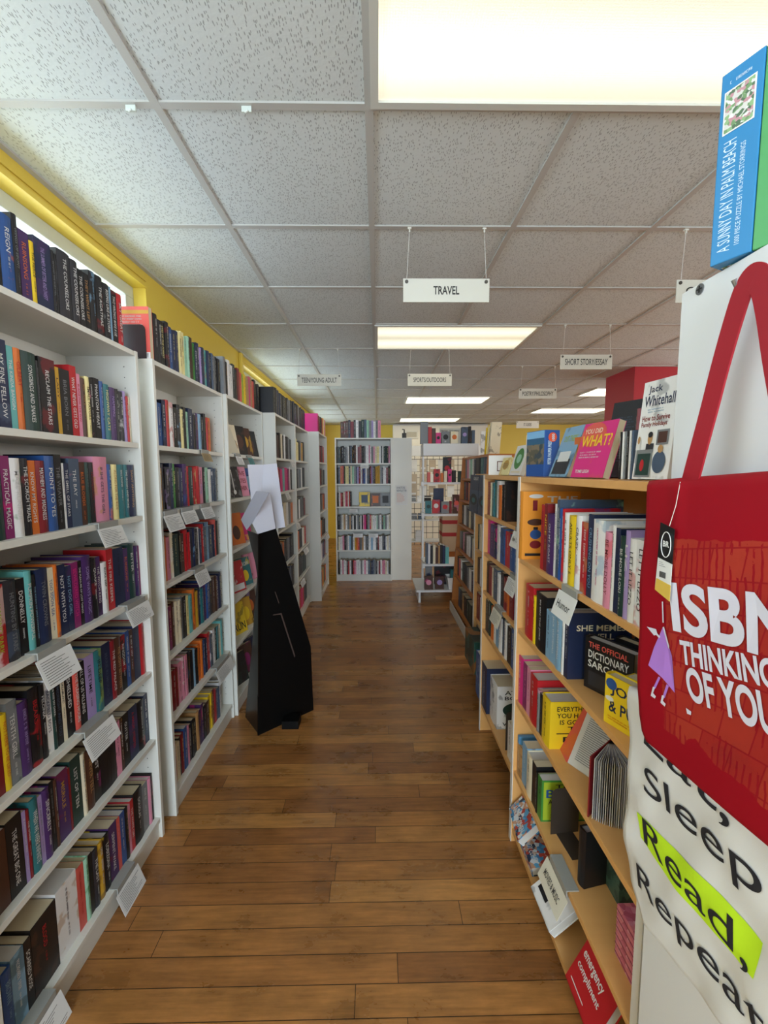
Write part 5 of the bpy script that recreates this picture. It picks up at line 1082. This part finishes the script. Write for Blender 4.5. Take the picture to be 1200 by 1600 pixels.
m.add([(0,0,0),(.16,0,0),(.16,.16,0),(0,.16,0),(-.02,-.02,.14),(.18,-.02,.14),(.18,.18,.14),(-.02,.18,.14),(-.016,-.016,.14),(.176,-.016,.14),(.176,.176,.14),(-.016,.176,.14),(.004,.004,.004),(.156,.004,.004),(.156,.156,.004),(.004,.156,.004)],
      [(3,2,1,0),(0,1,5,4),(1,2,6,5),(2,3,7,6),(3,0,4,7),(4,5,9,8),(5,6,10,9),(6,7,11,10),(7,4,8,11),(8,9,13,12),(9,10,14,13),(10,11,15,14),(11,8,12,15),(12,13,14,15)]); m.build('basket_body', M_WHITE2, t)
for i, (x, c, lb) in enumerate(((.03,'t','teal packet standing in the white basket'), (.07,'a','aqua packet standing in the white basket'), (.11,'l','green packet leaning in the white basket'))):
    o = MB().box(0, .03, 0, .1, 0, .21).build('packet', cover_mat(c, c)); o.location = (.84+x, 4.96, .167); tag(o, lb, 'packet', 'packets in the white basket')
# sign on the back stand
t = thing('counter_sign', 'small sign reading PERSONAL DEVELOPMENT behind the header decks', 'sign', (dx(686,5.45), 5.44, 1.886)); MB().box(0, .27, 0, .006, 0, .21).build('sign_board', M_SIGN, t); m = MB(); put_text(m, 'PERSONAL DEVELOPMENT', (.015, -.001, .165), XA, ZA, .24, .022); m.build('sign_lettering', M_BLK, t)
# wire grid wall with pouches
gw = thing('wire_grid_panel', 'black wire grid panel with white header right of the end bookcase', 'grid panel', (.50, 6.9, 0)); m = MB()
for k in range(13): m.tube([(k*.1, 0, .35), (k*.1, 0, 1.85)], .005, 4)
for k in range(16): m.tube([(0, .006, .35+k*.1), (1.2, .006, .35+k*.1)], .005, 4)
m.build('wire_grid', M_BLK, gw); MB().box(-.02, 1.25, -.06, .04, 1.80, 1.96).build('header_board', M_WHITE2, gw)
for x in (0, 1.2): MB().box(x-.012, x+.012, .02, .05, 0, 1.8).build('post', M_BLK, gw)
for z in (1.08, .80, .46): MB().box(-.02, 1.22, -.28, 0, z-.02, z).build('shelf', M_WHITE2, gw)
M_PO = mat('kraft_pouch', '#b8a892', .5)
for r_i, z in enumerate((1.55, 1.32, 1.14)):
    for c_i in range(5):
        x = .03 + c_i*.15; t = thing('pouch', '%s pouch from left in the %s row on the wire grid' % (ORD[c_i], ['top','middle','lowest'][r_i]), 'pouch', (.50+x, 6.87, z), 'pouches on the wire grid')
        b = MB(); b.add([(0,0,0),(.11,0,0),(.11,.03,0),(0,.03,0),(.0,.018,.19),(.11,.018,.19),(.11,.024,.19),(0,.024,.19)], [(3,2,1,0),(4,5,6,7),(0,1,5,4),(1,2,6,5),(2,3,7,6),(3,0,4,7)]); b.build('pouch_body', M_PO if (c_i + r_i) % 3 else M_CARD, t)
        MB().box(.02, .09, -.001, .012, .04, .07).build('pouch_label', M_CARD, t)
for i, (x, z, c) in enumerate(((.0,1.08,'h'),(.12,1.08,'w'),(.24,1.08,'k'),(.02,.80,'h'),(.14,.80,'S'),(.26,.80,'e'),(.1,.46,'w'))):
    lb = ['leftmost grey box','white box','black box','grey box','slate box','cream box','white basket-like box'][i] + ' on the ' + ('upper' if z > 1 else 'middle' if z > .6 else 'lowest') + ' shelf of the wire grid'
    t = thing('small_goods_box', lb, 'box', (.50+x, 6.66, z+.001), 'boxes on the wire grid shelves'); MB().box(0, .10, 0, .1, 0, .09 if z > .6 else .16).build('box_body', cover_mat(c, 'k'), t); MB().box(-.003, .103, -.003, .103, .06, .072).build('box_lid', M_CARD, t)
# striped crates behind the white display
t = thing('striped_crate', 'beige crate with red stripes seen through the white display shelf', 'crate', (.93, 6.05, .40)); MB().box(0, .5, 0, .3, 0, .62).build('crate_body', mat('beige_board', '#b8a184', .7), t)
for z in (.22, .40, .54): MB().box(-.002, .502, -.003, .303, z, z+.055).build('red_stripe', mat('red_stripe_paint', '#9c1c20', .6), t)
MB().box(.05, .45, .05, .25, -.40, 0).build('crate_stand', M_BIRCH2, t)
# vent, small fittings
t = thing('wall_vent', 'square air vent on the pale back wall', 'vent', (.62, 9.545, 2.28)); MB().box(0, .28, -.012, 0, 0, .17).build('vent_frame', M_SIGN, t); MB().box(.03, .25, -.016, -.012, .03, .14).build('vent_grille', mat('vent_grille', '#a9a190', .6), t)
t = thing('soap_dispenser', 'small black pump bottle on top of the end bookcase', 'bottle', (.40, 6.4, 2.021)); MB().tube([(0,0,0),(0,0,.10)], .035, 14).build('bottle_body', M_BLK, t); MB().tube([(0,0,.10),(0,0,.15),(-.03,0,.155)], .010, 8).build('pump_head', M_BLK, t)
t = thing('wall_screen', 'dark flat screen on the red column', 'screen', (2.95, 4.36, 2.22)); MB().box(0, .5, 0, .035, 0, .2).build('screen_body', M_BLK, t, .003)
